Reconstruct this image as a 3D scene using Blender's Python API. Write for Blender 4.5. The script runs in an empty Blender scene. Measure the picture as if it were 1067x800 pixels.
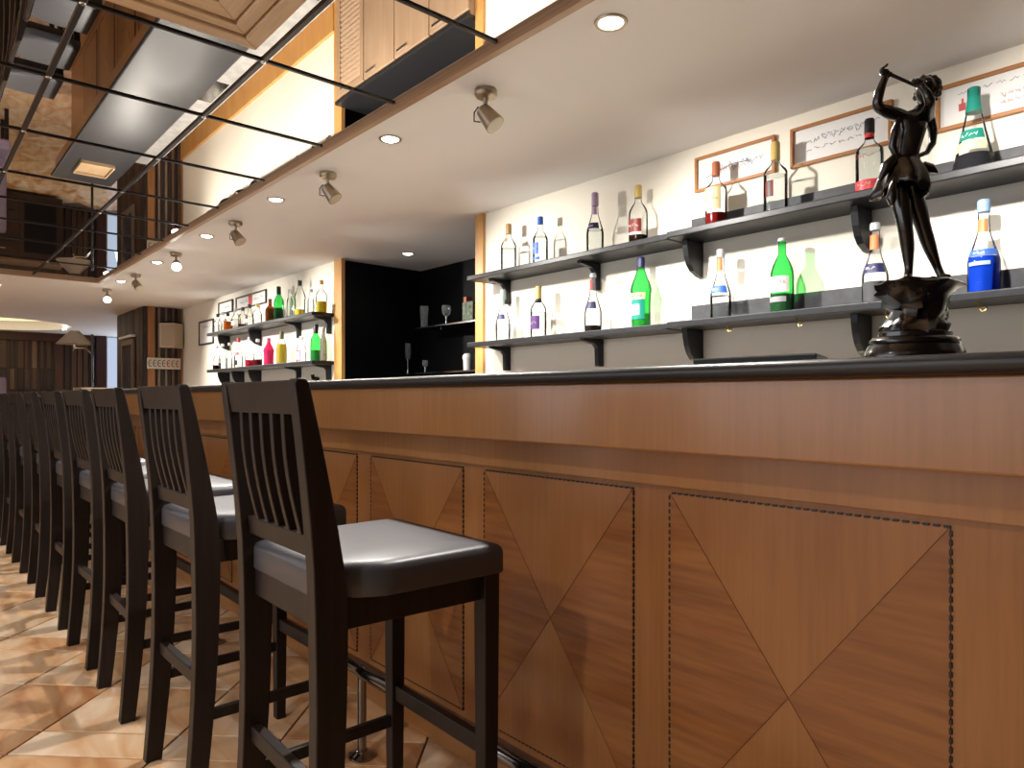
import bpy, bmesh, math, random
from mathutils import Vector, Matrix
random.seed(7)
PI = math.pi
S = bpy.context.scene
COL = S.collection

# ------------------------------------------------------------------ camera
# X = across the bar (towards the back wall), Y = along the bar, Z = up (metres)
F, VPX, HY, CX, EYE = 725.0, -105.0, 415.0, 533.5, 1.10
ANG = math.atan((CX - VPX) / F)
CA, SA = math.cos(ANG), math.sin(ANG)
cam = bpy.data.objects.new('camera', bpy.data.cameras.new('camera'))
COL.objects.link(cam)
cam.data.sensor_width = 36.0
cam.data.lens = 36.0 * F / 1067.0
cam.data.shift_y = (HY - 400.0) / 1067.0
cam.data.clip_start = 0.02
cam.location = (0, 0, EYE)
cam.rotation_euler = (PI / 2, 0, -ANG)
S.camera = cam

# ------------------------------------------------------------------ world, exposure
w = bpy.data.worlds.new('World'); S.world = w; w.use_nodes = True
w.node_tree.nodes['Background'].inputs[0].default_value = (0.75, 0.82, 1.0, 1)
w.node_tree.nodes['Background'].inputs[1].default_value = 0.3
S.view_settings.view_transform = 'Standard'
S.view_settings.look = 'None'
S.view_settings.gamma = 1.0
S.view_settings.exposure = 0.0
S.view_settings.use_curve_mapping = False
S.cycles.caustics_reflective = False
S.cycles.caustics_refractive = False
S.cycles.max_bounces = 10
S.cycles.transparent_max_bounces = 24
S.cycles.sample_clamp_indirect = 6.0

P_DOWN, P_SPOT, P_ROOM, P_WINDOW, P_COVE, P_SIDE = 128.0, 92.0, 30.0, 30.0, 12.0, 36.0

def light(name, kind, loc, target, power, color, size=0.05, angle=90, blend=0.6, parent=None):
    d = bpy.data.lights.new(name, kind); d.energy = power; d.color = color
    if kind == 'SPOT':
        d.spot_size = math.radians(angle); d.spot_blend = blend; d.shadow_soft_size = size
    elif kind == 'AREA':
        d.shape = 'RECTANGLE'; d.size, d.size_y = size if isinstance(size, tuple) else (size, size)
    else:
        d.shadow_soft_size = size
    o = bpy.data.objects.new(name, d); COL.objects.link(o)
    o.location = loc
    v = Vector(target) - Vector(loc)
    o.rotation_euler = v.to_track_quat('-Z', 'Y').to_euler()
    return o

WARM = (1.0, 0.86, 0.70); NEUT = (1.0, 0.945, 0.875)

# ------------------------------------------------------------------ materials
MATS = {}
def _new(name):
    m = bpy.data.materials.new(name); m.use_nodes = True
    nt = m.node_tree
    return m, nt, nt.nodes['Principled BSDF']

def plain(name, col, rough=0.5, metal=0.0, spec=0.5, noise=0.0, nscale=20.0, bump=0.0, coat=0.0, stretch=(1, 1, 1), emit=None, estr=0.0):
    if name in MATS: return MATS[name]
    m, nt, b = _new(name)
    b.inputs['Base Color'].default_value = (*col, 1)
    b.inputs['Roughness'].default_value = rough
    b.inputs['Metallic'].default_value = metal
    b.inputs['Specular IOR Level'].default_value = spec
    b.inputs['Coat Weight'].default_value = coat
    b.inputs['Coat Roughness'].default_value = 0.08
    if emit:
        b.inputs['Emission Color'].default_value = (*emit, 1)
        b.inputs['Emission Strength'].default_value = estr
    if noise or bump:
        tc = nt.nodes.new('ShaderNodeTexCoord'); mp = nt.nodes.new('ShaderNodeMapping')
        mp.inputs['Scale'].default_value = stretch
        nz = nt.nodes.new('ShaderNodeTexNoise'); nz.inputs['Scale'].default_value = nscale; nz.inputs['Detail'].default_value = 5
        nt.links.new(tc.outputs['Object'], mp.inputs[0]); nt.links.new(mp.outputs[0], nz.inputs['Vector'])
        if noise:
            r = nt.nodes.new('ShaderNodeValToRGB')
            r.color_ramp.elements[0].position = 0.3; r.color_ramp.elements[1].position = 0.7
            r.color_ramp.elements[0].color = (*[c * (1 - noise) for c in col], 1)
            r.color_ramp.elements[1].color = (*[min(1, c * (1 + noise)) for c in col], 1)
            nt.links.new(nz.outputs['Fac'], r.inputs[0]); nt.links.new(r.outputs[0], b.inputs['Base Color'])
        if bump:
            bp = nt.nodes.new('ShaderNodeBump'); bp.inputs['Strength'].default_value = bump; bp.inputs['Distance'].default_value = 0.002
            nt.links.new(nz.outputs['Fac'], bp.inputs['Height']); nt.links.new(bp.outputs[0], b.inputs['Normal'])
    MATS[name] = m
    return m

def wood(name, c1, c2, axis='Z', rough=0.35, grain=60.0, figure=0.0, coat=0.0, c3=None):
    """c1 dark / c2 light grain; axis = direction of the grain; figure = cross ripple."""
    if name in MATS: return MATS[name]
    m, nt, b = _new(name)
    tc = nt.nodes.new('ShaderNodeTexCoord'); mp = nt.nodes.new('ShaderNodeMapping')
    sc = {'X': (0.05, 1, 1), 'Y': (1, 0.05, 1), 'Z': (1, 1, 0.05)}[axis]
    mp.inputs['Scale'].default_value = sc
    nz = nt.nodes.new('ShaderNodeTexNoise'); nz.inputs['Scale'].default_value = grain
    nz.inputs['Detail'].default_value = 6; nz.inputs['Roughness'].default_value = 0.6
    nt.links.new(tc.outputs['Object'], mp.inputs[0]); nt.links.new(mp.outputs[0], nz.inputs['Vector'])
    big = nt.nodes.new('ShaderNodeTexNoise'); big.inputs['Scale'].default_value = 5.0; big.inputs['Detail'].default_value = 2
    mp2 = nt.nodes.new('ShaderNodeMapping')
    mp2.inputs['Scale'].default_value = {'X': (0.35, 1, 1.6), 'Y': (1, 0.35, 1.6), 'Z': (1.6, 1.6, 0.35)}[axis]
    nt.links.new(tc.outputs['Object'], mp2.inputs[0]); nt.links.new(mp2.outputs[0], big.inputs['Vector'])
    ad = nt.nodes.new('ShaderNodeMath'); ad.operation = 'ADD'
    h1 = nt.nodes.new('ShaderNodeMath'); h1.operation = 'MULTIPLY'; h1.inputs[1].default_value = 0.5
    h2 = nt.nodes.new('ShaderNodeMath'); h2.operation = 'MULTIPLY'; h2.inputs[1].default_value = 0.5
    nt.links.new(nz.outputs['Fac'], h1.inputs[0]); nt.links.new(big.outputs['Fac'], h2.inputs[0])
    nt.links.new(h1.outputs[0], ad.inputs[0]); nt.links.new(h2.outputs[0], ad.inputs[1])
    src = ad
    if figure:
        fz = nt.nodes.new('ShaderNodeTexNoise'); fz.inputs['Scale'].default_value = 9.0; fz.inputs['Detail'].default_value = 3
        mp3 = nt.nodes.new('ShaderNodeMapping'); mp3.inputs['Scale'].default_value = {'X': (4, .6, .6), 'Y': (1, .45, 6), 'Z': (2, 2, .6)}[axis]
        nt.links.new(tc.outputs['Object'], mp3.inputs[0]); nt.links.new(mp3.outputs[0], fz.inputs['Vector'])
        ad2 = nt.nodes.new('ShaderNodeMixRGB'); ad2.inputs[0].default_value = figure
        nt.links.new(ad.outputs[0], ad2.inputs[1]); nt.links.new(fz.outputs['Fac'], ad2.inputs[2])
        src = ad2
    r = nt.nodes.new('ShaderNodeValToRGB')
    r.color_ramp.elements[0].position = 0.36; r.color_ramp.elements[0].color = (*c1, 1)
    r.color_ramp.elements[1].position = 0.64; r.color_ramp.elements[1].color = (*c2, 1)
    nt.links.new(src.outputs[0], r.inputs[0]); nt.links.new(r.outputs[0], b.inputs['Base Color'])
    bp = nt.nodes.new('ShaderNodeBump'); bp.inputs['Strength'].default_value = 0.12; bp.inputs['Distance'].default_value = 0.001
    nt.links.new(nz.outputs['Fac'], bp.inputs['Height']); nt.links.new(bp.outputs[0], b.inputs['Normal'])
    b.inputs['Roughness'].default_value = rough; b.inputs['Coat Weight'].default_value = coat
    b.inputs['Coat Roughness'].default_value = 0.15
    MATS[name] = m
    return m

def glass(name, col, edge=0.55, dens=0.0):
    """thin clear bottle wall: transparent, tinted more where the wall is seen edge on, with Fresnel gloss."""
    if name in MATS: return MATS[name]
    m = bpy.data.materials.new(name); m.use_nodes = True
    nt = m.node_tree; nt.nodes.clear()
    out = nt.nodes.new('ShaderNodeOutputMaterial')
    tr = nt.nodes.new('ShaderNodeBsdfTransparent'); gl = nt.nodes.new('ShaderNodeBsdfGlossy'); mx = nt.nodes.new('ShaderNodeMixShader')
    gl.inputs['Roughness'].default_value = 0.03
    lw = nt.nodes.new('ShaderNodeLayerWeight'); lw.inputs['Blend'].default_value = 0.35
    rp = nt.nodes.new('ShaderNodeValToRGB')
    rp.color_ramp.elements[0].position = 0.82; rp.color_ramp.elements[0].color = (*col, 1)
    rp.color_ramp.elements[1].position = 0.95; rp.color_ramp.elements[1].color = (*[c * edge for c in col], 1)
    nt.links.new(lw.outputs['Facing'], rp.inputs[0]); nt.links.new(rp.outputs[0], tr.inputs['Color'])
    fr = nt.nodes.new('ShaderNodeFresnel'); fr.inputs['IOR'].default_value = 1.2
    nt.links.new(fr.outputs[0], mx.inputs[0]); nt.links.new(tr.outputs[0], mx.inputs[1]); nt.links.new(gl.outputs[0], mx.inputs[2])
    last = mx
    if dens:
        df = nt.nodes.new('ShaderNodeBsdfDiffuse'); df.inputs['Color'].default_value = (*col, 1)
        m2 = nt.nodes.new('ShaderNodeMixShader'); m2.inputs[0].default_value = dens
        nt.links.new(mx.outputs[0], m2.inputs[1]); nt.links.new(df.outputs[0], m2.inputs[2]); last = m2
    nt.links.new(last.outputs[0], out.inputs['Surface'])
    MATS[name] = m
    return m

def emis(name, col, s):
    if name in MATS: return MATS[name]
    m = bpy.data.materials.new(name); m.use_nodes = True
    nt = m.node_tree; nt.nodes.clear()
    out = nt.nodes.new('ShaderNodeOutputMaterial'); e = nt.nodes.new('ShaderNodeEmission')
    e.inputs[0].default_value = (*col, 1); e.inputs[1].default_value = s
    nt.links.new(e.outputs[0], out.inputs[0]); MATS[name] = m
    return m

def tile_mat():
    m, nt, b = _new('terracotta')
    tc = nt.nodes.new('ShaderNodeTexCoord'); mp = nt.nodes.new('ShaderNodeMapping')
    mp.inputs['Rotation'].default_value = (0, 0, math.radians(12)); mp.inputs['Scale'].default_value = (3.2, 1.1, 1)
    geo = nt.nodes.new('ShaderNodeObjectInfo')
    nz = nt.nodes.new('ShaderNodeTexNoise'); nz.inputs['Scale'].default_value = 1.7; nz.inputs['Detail'].default_value = 6; nz.inputs['Distortion'].default_value = 1.2
    nt.links.new(tc.outputs['Object'], mp.inputs[0]); nt.links.new(mp.outputs[0], nz.inputs['Vector'])
    ad = nt.nodes.new('ShaderNodeMath'); ad.operation = 'MULTIPLY_ADD'; ad.inputs[1].default_value = 0.16
    nt.links.new(geo.outputs['Random'], ad.inputs[0]); nt.links.new(nz.outputs['Fac'], ad.inputs[2])
    r = nt.nodes.new('ShaderNodeValToRGB'); e = r.color_ramp.elements
    e[0].position = 0.36; e[0].color = (0.42, 0.17, 0.065, 1)
    e[1].position = 0.74; e[1].color = (0.78, 0.60, 0.42, 1)
    k = e.new(0.52); k.color = (0.62, 0.36, 0.18, 1)
    nt.links.new(ad.outputs[0], r.inputs[0]); nt.links.new(r.outputs[0], b.inputs['Base Color'])
    b.inputs['Roughness'].default_value = 0.33
    bp = nt.nodes.new('ShaderNodeBump'); bp.inputs['Strength'].default_value = 0.15; bp.inputs['Distance'].default_value = 0.004
    nt.links.new(nz.outputs['Fac'], bp.inputs['Height']); nt.links.new(bp.outputs[0], b.inputs['Normal'])
    return m

M_WALL = plain('cream_plaster', (0.88, 0.83, 0.71), 0.8, bump=0.05, nscale=60)
M_CEIL = plain('ceiling_paint', (0.87, 0.855, 0.85), 0.75, bump=0.03, nscale=40)
M_TILE = tile_mat()
M_GROUT = plain('grout', (0.16, 0.09, 0.05), 0.9)
M_MIRROR = plain('mirror', (0.80, 0.77, 0.72), 0.012, 1.0)
M_JOINT = plain('joint_metal', (0.045, 0.04, 0.04), 0.28, 0.6)
M_VEN_V = wood('veneer_upright', (0.29, 0.114, 0.030), (0.37, 0.158, 0.046), 'Z', 0.33, 90, coat=0.15)
M_VEN_H = wood('veneer_figured', (0.21, 0.070, 0.015), (0.36, 0.138, 0.034), 'Y', 0.33, 70, figure=0.55, coat=0.15)
M_APRON = wood('apron_wood', (0.35, 0.152, 0.044), (0.43, 0.195, 0.060), 'Z', 0.30, 80, coat=0.2)
M_POST = wood('honey_wood', (0.50, 0.25, 0.075), (0.62, 0.34, 0.11), 'Z', 0.4, 60)
M_ASH = wood('pale_ash', (0.52, 0.36, 0.21), (0.68, 0.51, 0.33), 'Y', 0.45, 90)
M_TRIM = wood('trim_wood', (0.36, 0.22, 0.13), (0.48, 0.31, 0.19), 'Y', 0.4, 60)
M_STOOL = wood('wenge', (0.006, 0.0036, 0.0030), (0.019, 0.0115, 0.0090), 'Z', 0.45, 70)
M_STOOL.node_tree.nodes['Principled BSDF'].inputs['Specular IOR Level'].default_value = 0.3
M_LEATHER = plain('dark_leatherette', (0.045, 0.045, 0.054), 0.40, spec=0.5, bump=0.08, nscale=160)
M_BLACKTOP = plain('black_lacquer', (0.016, 0.016, 0.018), 0.38, spec=0.5)
M_BLACK = plain('matt_black', (0.004, 0.004, 0.005), 0.5, spec=0.25)
M_NICHE = plain('black_gloss_panel', (0.0015, 0.0015, 0.002), 0.5, spec=0.15)
M_SHELF = plain('black_shelf', (0.013, 0.0135, 0.016), 0.40, spec=0.35, noise=0.25, nscale=30)
M_SLATE = plain('dark_grey_board', (0.040, 0.041, 0.048), 0.55, noise=0.3, nscale=25)
M_CHROME = plain('chrome', (0.75, 0.75, 0.76), 0.12, 1.0)
M_STEEL = plain('brushed_steel', (0.40, 0.39, 0.375), 0.38, 0.3, noise=0.2, nscale=12)
M_RAIL = plain('dark_chrome', (0.28, 0.27, 0.27), 0.16, 1.0)
M_BRONZE = plain('dark_bronze', (0.006, 0.0042, 0.0036), 0.24, 0.0, spec=0.6, noise=0.4, nscale=14, bump=0.10, coat=0.4)
M_FIXTURE = plain('satin_bronze', (0.36, 0.29, 0.21), 0.35, 0.75)
M_BULB = emis('lit_bulb', (1.0, 0.95, 0.86), 28.0)
M_OFFLENS = plain('lamp_lens', (0.55, 0.47, 0.36), 0.25)
M_BRASS = plain('brass', (0.55, 0.38, 0.14), 0.3, 1.0)
M_FRAME = wood('frame_wood', (0.34, 0.13, 0.035), (0.46, 0.20, 0.06), 'Y', 0.35, 60)
M_PAPER = plain('paper', (0.83, 0.82, 0.79), 0.7)
M_INK = plain('ink', (0.12, 0.13, 0.17), 0.8)
M_REDINK = plain('red_ink', (0.55, 0.10, 0.10), 0.8)
M_BLUEINK = plain('blue_ink', (0.10, 0.20, 0.45), 0.8)
M_WHITE = plain('white', (0.85, 0.85, 0.83), 0.5)

# ------------------------------------------------------------------ mesh helpers
class MB:
    def __init__(s): s.v = []; s.f = []
    def box(s, x0, x1, y0, y1, z0, z1):
        n = len(s.v)
        s.v += [(x, y, z) for z in (z0, z1) for y in (y0, y1) for x in (x0, x1)]
        s.f += [tuple(n + i for i in q) for q in ((0, 2, 3, 1), (4, 5, 7, 6), (0, 1, 5, 4), (2, 6, 7, 3), (0, 4, 6, 2), (1, 3, 7, 5))]
        return s
    def prism(s, pts, axis, a, b):
        """closed polygon pts (2-D) extruded along axis from a to b. X: pts=(y,z), Y: pts=(x,z), Z: pts=(x,y)"""
        n = len(s.v); k = len(pts)
        mk = {'X': lambda p, t: (t, p[0], p[1]), 'Y': lambda p, t: (p[0], t, p[1]), 'Z': lambda p, t: (p[0], p[1], t)}[axis]
        s.v += [mk(p, a) for p in pts] + [mk(p, b) for p in pts]
        s.f.append(tuple(range(n, n + k))); s.f.append(tuple(range(n + 2 * k - 1, n + k - 1, -1)))
        for i in range(k):
            j = (i + 1) % k
            s.f.append((n + i, n + k + i, n + k + j, n + j))
        return s
    def sweep(s, rings, cap=True, closed=True):
        n = len(s.v); k = len(rings[0])
        for r in rings: s.v += [tuple(p) for p in r]
        for a in range(len(rings) - 1):
            for i in range(k if closed else k - 1):
                j = (i + 1) % k
                s.f.append((n + a * k + i, n + a * k + j, n + (a + 1) * k + j, n + (a + 1) * k + i))
        if cap and closed:
            s.f.append(tuple(range(n + k - 1, n - 1, -1)))
            s.f.append(tuple(range(n + (len(rings) - 1) * k, n + len(rings) * k)))
        return s
    def tube(s, path, r, seg=8, cap=True):
        P = [Vector(p) for p in path]; R = r if isinstance(r, (list, tuple)) else [r] * len(P)
        rings = []; up = None
        for i, p in enumerate(P):
            d = (P[min(i + 1, len(P) - 1)] - P[max(i - 1, 0)]).normalized()
            if up is None or abs(up.dot(d)) > 0.98:
                up = Vector((0, 0, 1)) if abs(d.z) < 0.9 else Vector((1, 0, 0))
            u = (up - d * up.dot(d)).normalized(); v = d.cross(u); up = u
            rings.append([p + R[i] * (math.cos(t) * u + math.sin(t) * v) for t in [2 * PI * q / seg for q in range(seg)]])
        return s.sweep(rings, cap)
    def lathe(s, prof, c=(0, 0, 0), seg=20, cap=True, sx=1.0, sy=1.0):
        rings = [[(c[0] + r * sx * math.cos(2 * PI * q / seg), c[1] + r * sy * math.sin(2 * PI * q / seg), c[2] + z) for q in range(seg)] for r, z in prof]
        return s.sweep(rings, cap)
    def patch(s, prof, a0, a1, c=(0, 0, 0), seg=12):
        rings = [[(c[0] + r * math.cos(a0 + (a1 - a0) * q / seg), c[1] + r * math.sin(a0 + (a1 - a0) * q / seg), c[2] + z) for q in range(seg + 1)] for r, z in prof]
        return s.sweep(rings, False, False)
    def quad(s, a, b, c, d):
        n = len(s.v); s.v += [tuple(a), tuple(b), tuple(c), tuple(d)]; s.f.append((n, n + 1, n + 2, n + 3)); return s
    def mesh(s, name, mat, smooth=False, fix=True):
        me = bpy.data.meshes.new(name); me.from_pydata(s.v, [], s.f)
        if fix:
            bm = bmesh.new(); bm.from_mesh(me); bmesh.ops.recalc_face_normals(bm, faces=bm.faces); bm.to_mesh(me); bm.free()
        me.materials.append(mat)
        if smooth:
            for p in me.polygons: p.use_smooth = True
        me.update(); return me
    def build(s, name, mat, parent=None, smooth=False, bevel=0.0, loc=None, fix=True):
        o = bpy.data.objects.new(name, s.mesh(name, mat, smooth, fix)); COL.objects.link(o)
        if parent is not None: o.parent = parent
        if loc is not None: o.location = loc
        if bevel:
            b = o.modifiers.new('bevel', 'BEVEL'); b.width = bevel; b.segments = 2; b.limit_method = 'ANGLE'; b.angle_limit = math.radians(40)
        if smooth and not bevel: autosmooth(o)
        return o

def autosmooth(o, deg=42):
    me = o.data
    bm = bmesh.new(); bm.from_mesh(me)
    for e in bm.edges:
        if len(e.link_faces) == 2 and e.calc_face_angle(0) > math.radians(deg): e.smooth = False
    bm.to_mesh(me); bm.free()

def tag(o, label=None, cat=None, group=None, kind=None):
    if label: o['label'] = label
    if cat: o['category'] = cat
    if group: o['group'] = group
    if kind: o['kind'] = kind
    return o
def thing(name, label, cat, loc=(0, 0, 0), rz=0.0, group=None):
    o = bpy.data.objects.new(name, None); COL.objects.link(o)
    o.empty_display_size = 0.05; o.location = loc; o.rotation_euler = (0, 0, rz)
    return tag(o, label, cat, group)
def struct(name, mb, mat, label, cat, **k):
    return tag(mb.build(name, mat, **k), label, cat, kind='structure')
def dup(root, loc, rz=0.0, label=None):
    r = root.copy(); COL.objects.link(r); r.location = loc; r.rotation_euler = (0, 0, rz)
    if label: r['label'] = label
    for ch in root.children:
        c = ch.copy(); COL.objects.link(c); c.parent = r
        for g in ch.children:
            q = g.copy(); COL.objects.link(q); q.parent = c
    return r

def text_verts(txt, size):
    cu = bpy.data.curves.new('t', 'FONT'); cu.body = txt; cu.size = size; cu.align_x = 'CENTER'; cu.align_y = 'CENTER'; cu.resolution_u = 2
    o = bpy.data.objects.new('t', cu); COL.objects.link(o)
    me = bpy.data.meshes.new_from_object(o.evaluated_get(bpy.context.evaluated_depsgraph_get()))
    V = [tuple(v.co) for v in me.vertices]; Fc = [tuple(p.vertices) for p in me.polygons]
    bpy.data.objects.remove(o); bpy.data.curves.remove(cu); bpy.data.meshes.remove(me)
    return V, Fc
def text_flat(name, txt, size, mat, parent, place):
    V, Fc = text_verts(txt, size)
    m = MB(); m.v = [place(x, y) for x, y, z in V]; m.f = Fc
    return m.build(name, mat, parent, fix=False)

# ------------------------------------------------------------------ key dimensions
ZS, ZM = 2.22, 2.238            # soffit underside, mirror plane
XW = 2.665                     # back wall
XE = 1.46                      # edge of the soffit / mirror field
YF, YB = 14.3, -1.6            # far wall, wall behind the camera
XL = -3.2                      # left wall
Y1, Y2 = 3.27, 5.19            # niche posts
XN = 3.45                      # back of the niche
YC = 9.28                      # plank-clad pier at the end of the bar wall
XP = 2.226
SLABZ0, SLABZ1 = 1.134, 1.165
XF = 1.13                     # front edge of the counter
XPAN = 1.30                    # bar front
BAR0, BAR1 = -1.3, 8.2

# ------------------------------------------------------------------ floor with diagonal tiles
floor = struct('floor', MB().box(XL, 4.6, YB, YF, -0.06, -0.006), M_GROUT, 'terracotta tiled floor laid diagonally under the bar stools', 'floor')
rows = [0.346, 0.469]; cols = [0.354, 0.354, 0.153]
def cuts(pat, lo, hi, off):
    out = []; t = off; i = 0
    while t > lo: i -= 1; t -= pat[i % len(pat)]
    while t < hi:
        out.append((t, t + pat[i % len(pat)])); t += pat[i % len(pat)]; i += 1
    return out
# rotated axes: u along (-1,1)/sqrt2, v along (1,1)/sqrt2
R2 = math.sqrt(0.5)
u_off = (-0.231 + 2.634) * R2; v_off = (0.252 + 2.863) * R2
near = []; rest = MB()
meshes = {}
for (ua, ub) in cuts(rows, -4, 13, u_off):
    for (va, vb) in cuts(cols, -4, 14, v_off):
        uc, vc = (ua + ub) / 2, (va + vb) / 2
        x, y = (vc - uc) * R2, (uc + vc) * R2
        if not (XL + .3 < x < 4.3 and YB + .3 < y < YF - .25): continue
        near.append((math.hypot(x - 0.7, y - 2.2) + (0 if x > -.6 and x < 1.3 else 50), x, y, ub - ua, vb - va))
near.sort()
g = 0.0035
for i, (dd, x, y, du, dv) in enumerate(near):
    hu, hv = du / 2 - g, dv / 2 - g
    ring = lambda k, z: [((b - a) * R2, (a + b) * R2, z) for a, b in ((-hu + k, -hv + k), (hu - k, -hv + k), (hu - k, hv - k), (-hu + k, hv - k))]
    key = (round(du, 3), round(dv, 3))
    if i < 290:
        if key not in meshes:
            meshes[key] = MB().sweep([ring(0, -0.006), ring(0, -0.0015), ring(0.002, 0)]).mesh('tile', M_TILE)
        o = bpy.data.objects.new('tile', meshes[key]); COL.objects.link(o); o.parent = floor; o.location = (x, y, random.uniform(-.0006, 0))
    else:
        rest.sweep([[(x + p[0], y + p[1], p[2]) for p in r] for r in (ring(0, -0.006), ring(0, -0.0015), ring(0.002, 0))])
o = rest.build('tile_field', M_TILE, floor); o['kind'] = 'stuff'

# ------------------------------------------------------------------ walls
struct('wall_back', MB().box(XW, XW + .12, YB, Y1, 0, ZS), M_WALL, 'cream plaster wall behind the shelves nearest the statue', 'wall')
struct('wall_back_far', MB().box(XW, XW + .12, Y2, YC, 0, ZS), M_WALL, 'cream plaster wall behind the far shelves beyond the black recess', 'wall')
nb = MB().box(XN, XN + .1, Y1 - .12, Y2 + .12, 0, ZS + .05)
nb.box(XW + .005, XN, Y2 - .055, Y2 - .045, 0, ZS); nb.box(XW + .005, XN, Y1 + .045, Y1 + .055, 0, ZS)
struct('wall_niche', nb, M_NICHE, 'gloss black lining of the recess in the back wall', 'wall')
for i, (ya, yb, lb) in enumerate(((Y2 - .13, Y2, 'honey wood post at the far side of the black recess'), (Y1, Y1 + .075, 'honey wood post at the near side of the black recess'))):
    struct('trim_%d' % (i + 1), MB().box(XW - .02, XW + .012, ya, yb, 0, ZS), M_POST, lb, 'post', bevel=.003)
struct('baseboard_back', MB().box(XW - .03, XW, Y2, YC, 0.0, .40), M_POST, 'broad wooden skirting along the far back wall', 'baseboard', bevel=.004)
struct('wall_left', MB().box(XL - .1, XL, YB, YF, 0, ZM), M_WALL, 'cream wall across the room from the bar', 'wall')
struct('wall_rear', MB().box(XL, 4.6, YB - .1, YB, 0, ZM), plain('low_bounce_brown', (.10, .055, .03), .5), 'unseen wall at the near end of the bar, darkened to cut bounced light', 'wall')  # unseen wall; dark brown chosen to cut light bounced onto the stools
lw = tag(MB().box(XL + .002, XL + .012, .6, 6.6, .85, 2.05).build('added_side_window', emis('side_fill_glow', (0.80, 0.89, 1.0), 1.6)), 'unseen long window added across the room from the bar as fill light', 'window', kind='structure')  # added glowing pane out of view, brightens the soffit and the room
wf = MB()
for ya in (.57, 1.57, 2.57, 3.57, 4.57, 5.57, 6.57): wf.box(XL, XL + .05, ya, ya + .06, .80, 2.10)
for za in (.80, 2.05): wf.box(XL, XL + .05, .57, 6.63, za, za + .05)
wf.build('window_frame', M_WHITE, lw, bevel=.003)  # frame of the added side window
light('side_fill_light', 'AREA', (XL + .07, 3.6, 1.45), (XL + 2, 3.6, 1.45), P_SIDE, (0.86, 0.93, 1.0), size=(6.0, 1.2))  # added fill light in front of the unseen side window
M_DARKWALL = plain('dark_wall', (0.045, 0.022, 0.016), 0.6)
far = struct('wall_far', MB().box(XL, 2.80, YF, YF + .1, 0, ZM), M_DARKWALL, 'dark wall clad in upright boards at the far end of the room', 'wall')
BOARD = [wood('board_%d' % i, tuple(c * .6 for c in col), col, 'Z', 0.6, 40) for i, col in enumerate(
    [(0.085, 0.042, 0.022), (0.035, 0.017, 0.012), (0.16, 0.088, 0.048), (0.070, 0.024, 0.012), (0.22, 0.155, 0.11), (0.34, 0.145, 0.045), (0.018, 0.010, 0.008)])]
x = 0.3; k = 0
while x < 2.05:
    wd = random.uniform(.05, .085)
    for (za, zb) in ((1.25, 1.60), (1.61, 2.08)):
        MB().box(x, x + wd, YF - random.uniform(.015, .04), YF, za, zb).build('board', BOARD[random.choice([0, 1, 2, 0, 1, 6, 3, 0])], far, bevel=.003)
    x += wd + random.choice([.01, .045, .05])
MB().box(2.02, 2.14, YF - .05, YF, 0, 2.1).build('board', BOARD[3], far, bevel=.003)
for x0 in (2.17, 2.27, 2.36, 2.45, 2.54):
    MB().box(x0, x0 + .07, YF - .03, YF, 0, 2.1).build('board', BOARD[random.choice([1, 4, 6, 0])], far, bevel=.003)
MB().box(0.2, 2.62, YF - .07, YF, 2.08, 2.22).build('valance', BOARD[3], far, bevel=.005)
MB().box(2.64, 2.80, YF - .09, YF, 0, 2.22).build('jamb', plain('oxblood', (0.035, 0.008, 0.008), .5), far, bevel=.005)
win = tag(MB().box(2.80, 4.4, YF + .02, YF + .04, 0.05, 2.2).build('window_1', emis('daylight', (0.66, 0.78, 1.0), .78)), 'tall window of pale bluish daylight beside the dark far wall', 'window', kind='structure')
wf = MB()
for xa in (2.80, 3.32, 3.86, 4.36): wf.box(xa, xa + .03, YF - .02, YF + .02, 0.05, 2.2)
wf.build('window_frame', M_WHITE, win, bevel=.003)
light('window_light', 'AREA', (3.5, YF - .1, 1.3), (1.8, 8, 1.6), P_WINDOW, (0.72, 0.84, 1.0), size=1.2)
struct('wall_right', MB().box(4.5, 4.6, YC, YF, 0, ZS), M_WALL, 'cream side wall near the far window', 'wall')

# plank-clad pier: end face Y=YC, side face X=XP
pier = struct('wall_pier', MB().box(XP + .02, 4.5, YC + .02, 10.67, 0, ZS), M_DARKWALL, 'pier clad in rough upright planks at the end of the bar wall', 'pier')
x = XP; i = 0
seq = [(.035, 6), (.085, 5), (.03, 6), (.03, 4), (.05, 1), (.03, 4), (.05, 1), (.03, 2), (.035, 6), (.04, 0), (.05, 5)]
while x < XW - .012:
    wd, c = seq[i % len(seq)]; wd = min(wd, XW - x)
    MB().box(x, x + wd - .004, YC - (.012 if c in (1, 6) else .03), YC + .02, 0, ZS).build('board', BOARD[c], pier, bevel=.003)
    x += wd; i += 1
y = YC + .02
for c, wd in ((1, .16), (0, .14), (3, .15), (1, .17), (0, .15), (1, .15), (0, .16), (1, .16), (3, .13)):
    MB().box(XP - random.uniform(.0, .012), XP + .02, y, y + wd - .006, 0, ZS).build('board', BOARD[c], pier, bevel=.003); y += wd
wp = thing('framed_pane', 'narrow dark framed pane on the plank pier beside the daylight window', 'window pane', (XP - .012, 9.95, 0))
fm = MB()
for (ya, yb, za, zb) in ((-.30, -.24, .95, 1.85), (.24, .30, .95, 1.85), (-.24, .24, .95, 1.02), (-.24, .24, 1.78, 1.85)): fm.box(-.03, 0, ya, yb, za, zb)
fm.build('frame', BOARD[4], wp, bevel=.004)
MB().box(-.012, -.002, -.24, .24, 1.02, 1.78).build('pane', plain('dim_pane', (0.10, 0.11, 0.14), 0.08, 0.4), wp)
MB().box(-.05, -.001, -.33, .33, 1.87, 1.90).build('ledge', M_WHITE, wp, bevel=.003)

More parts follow.
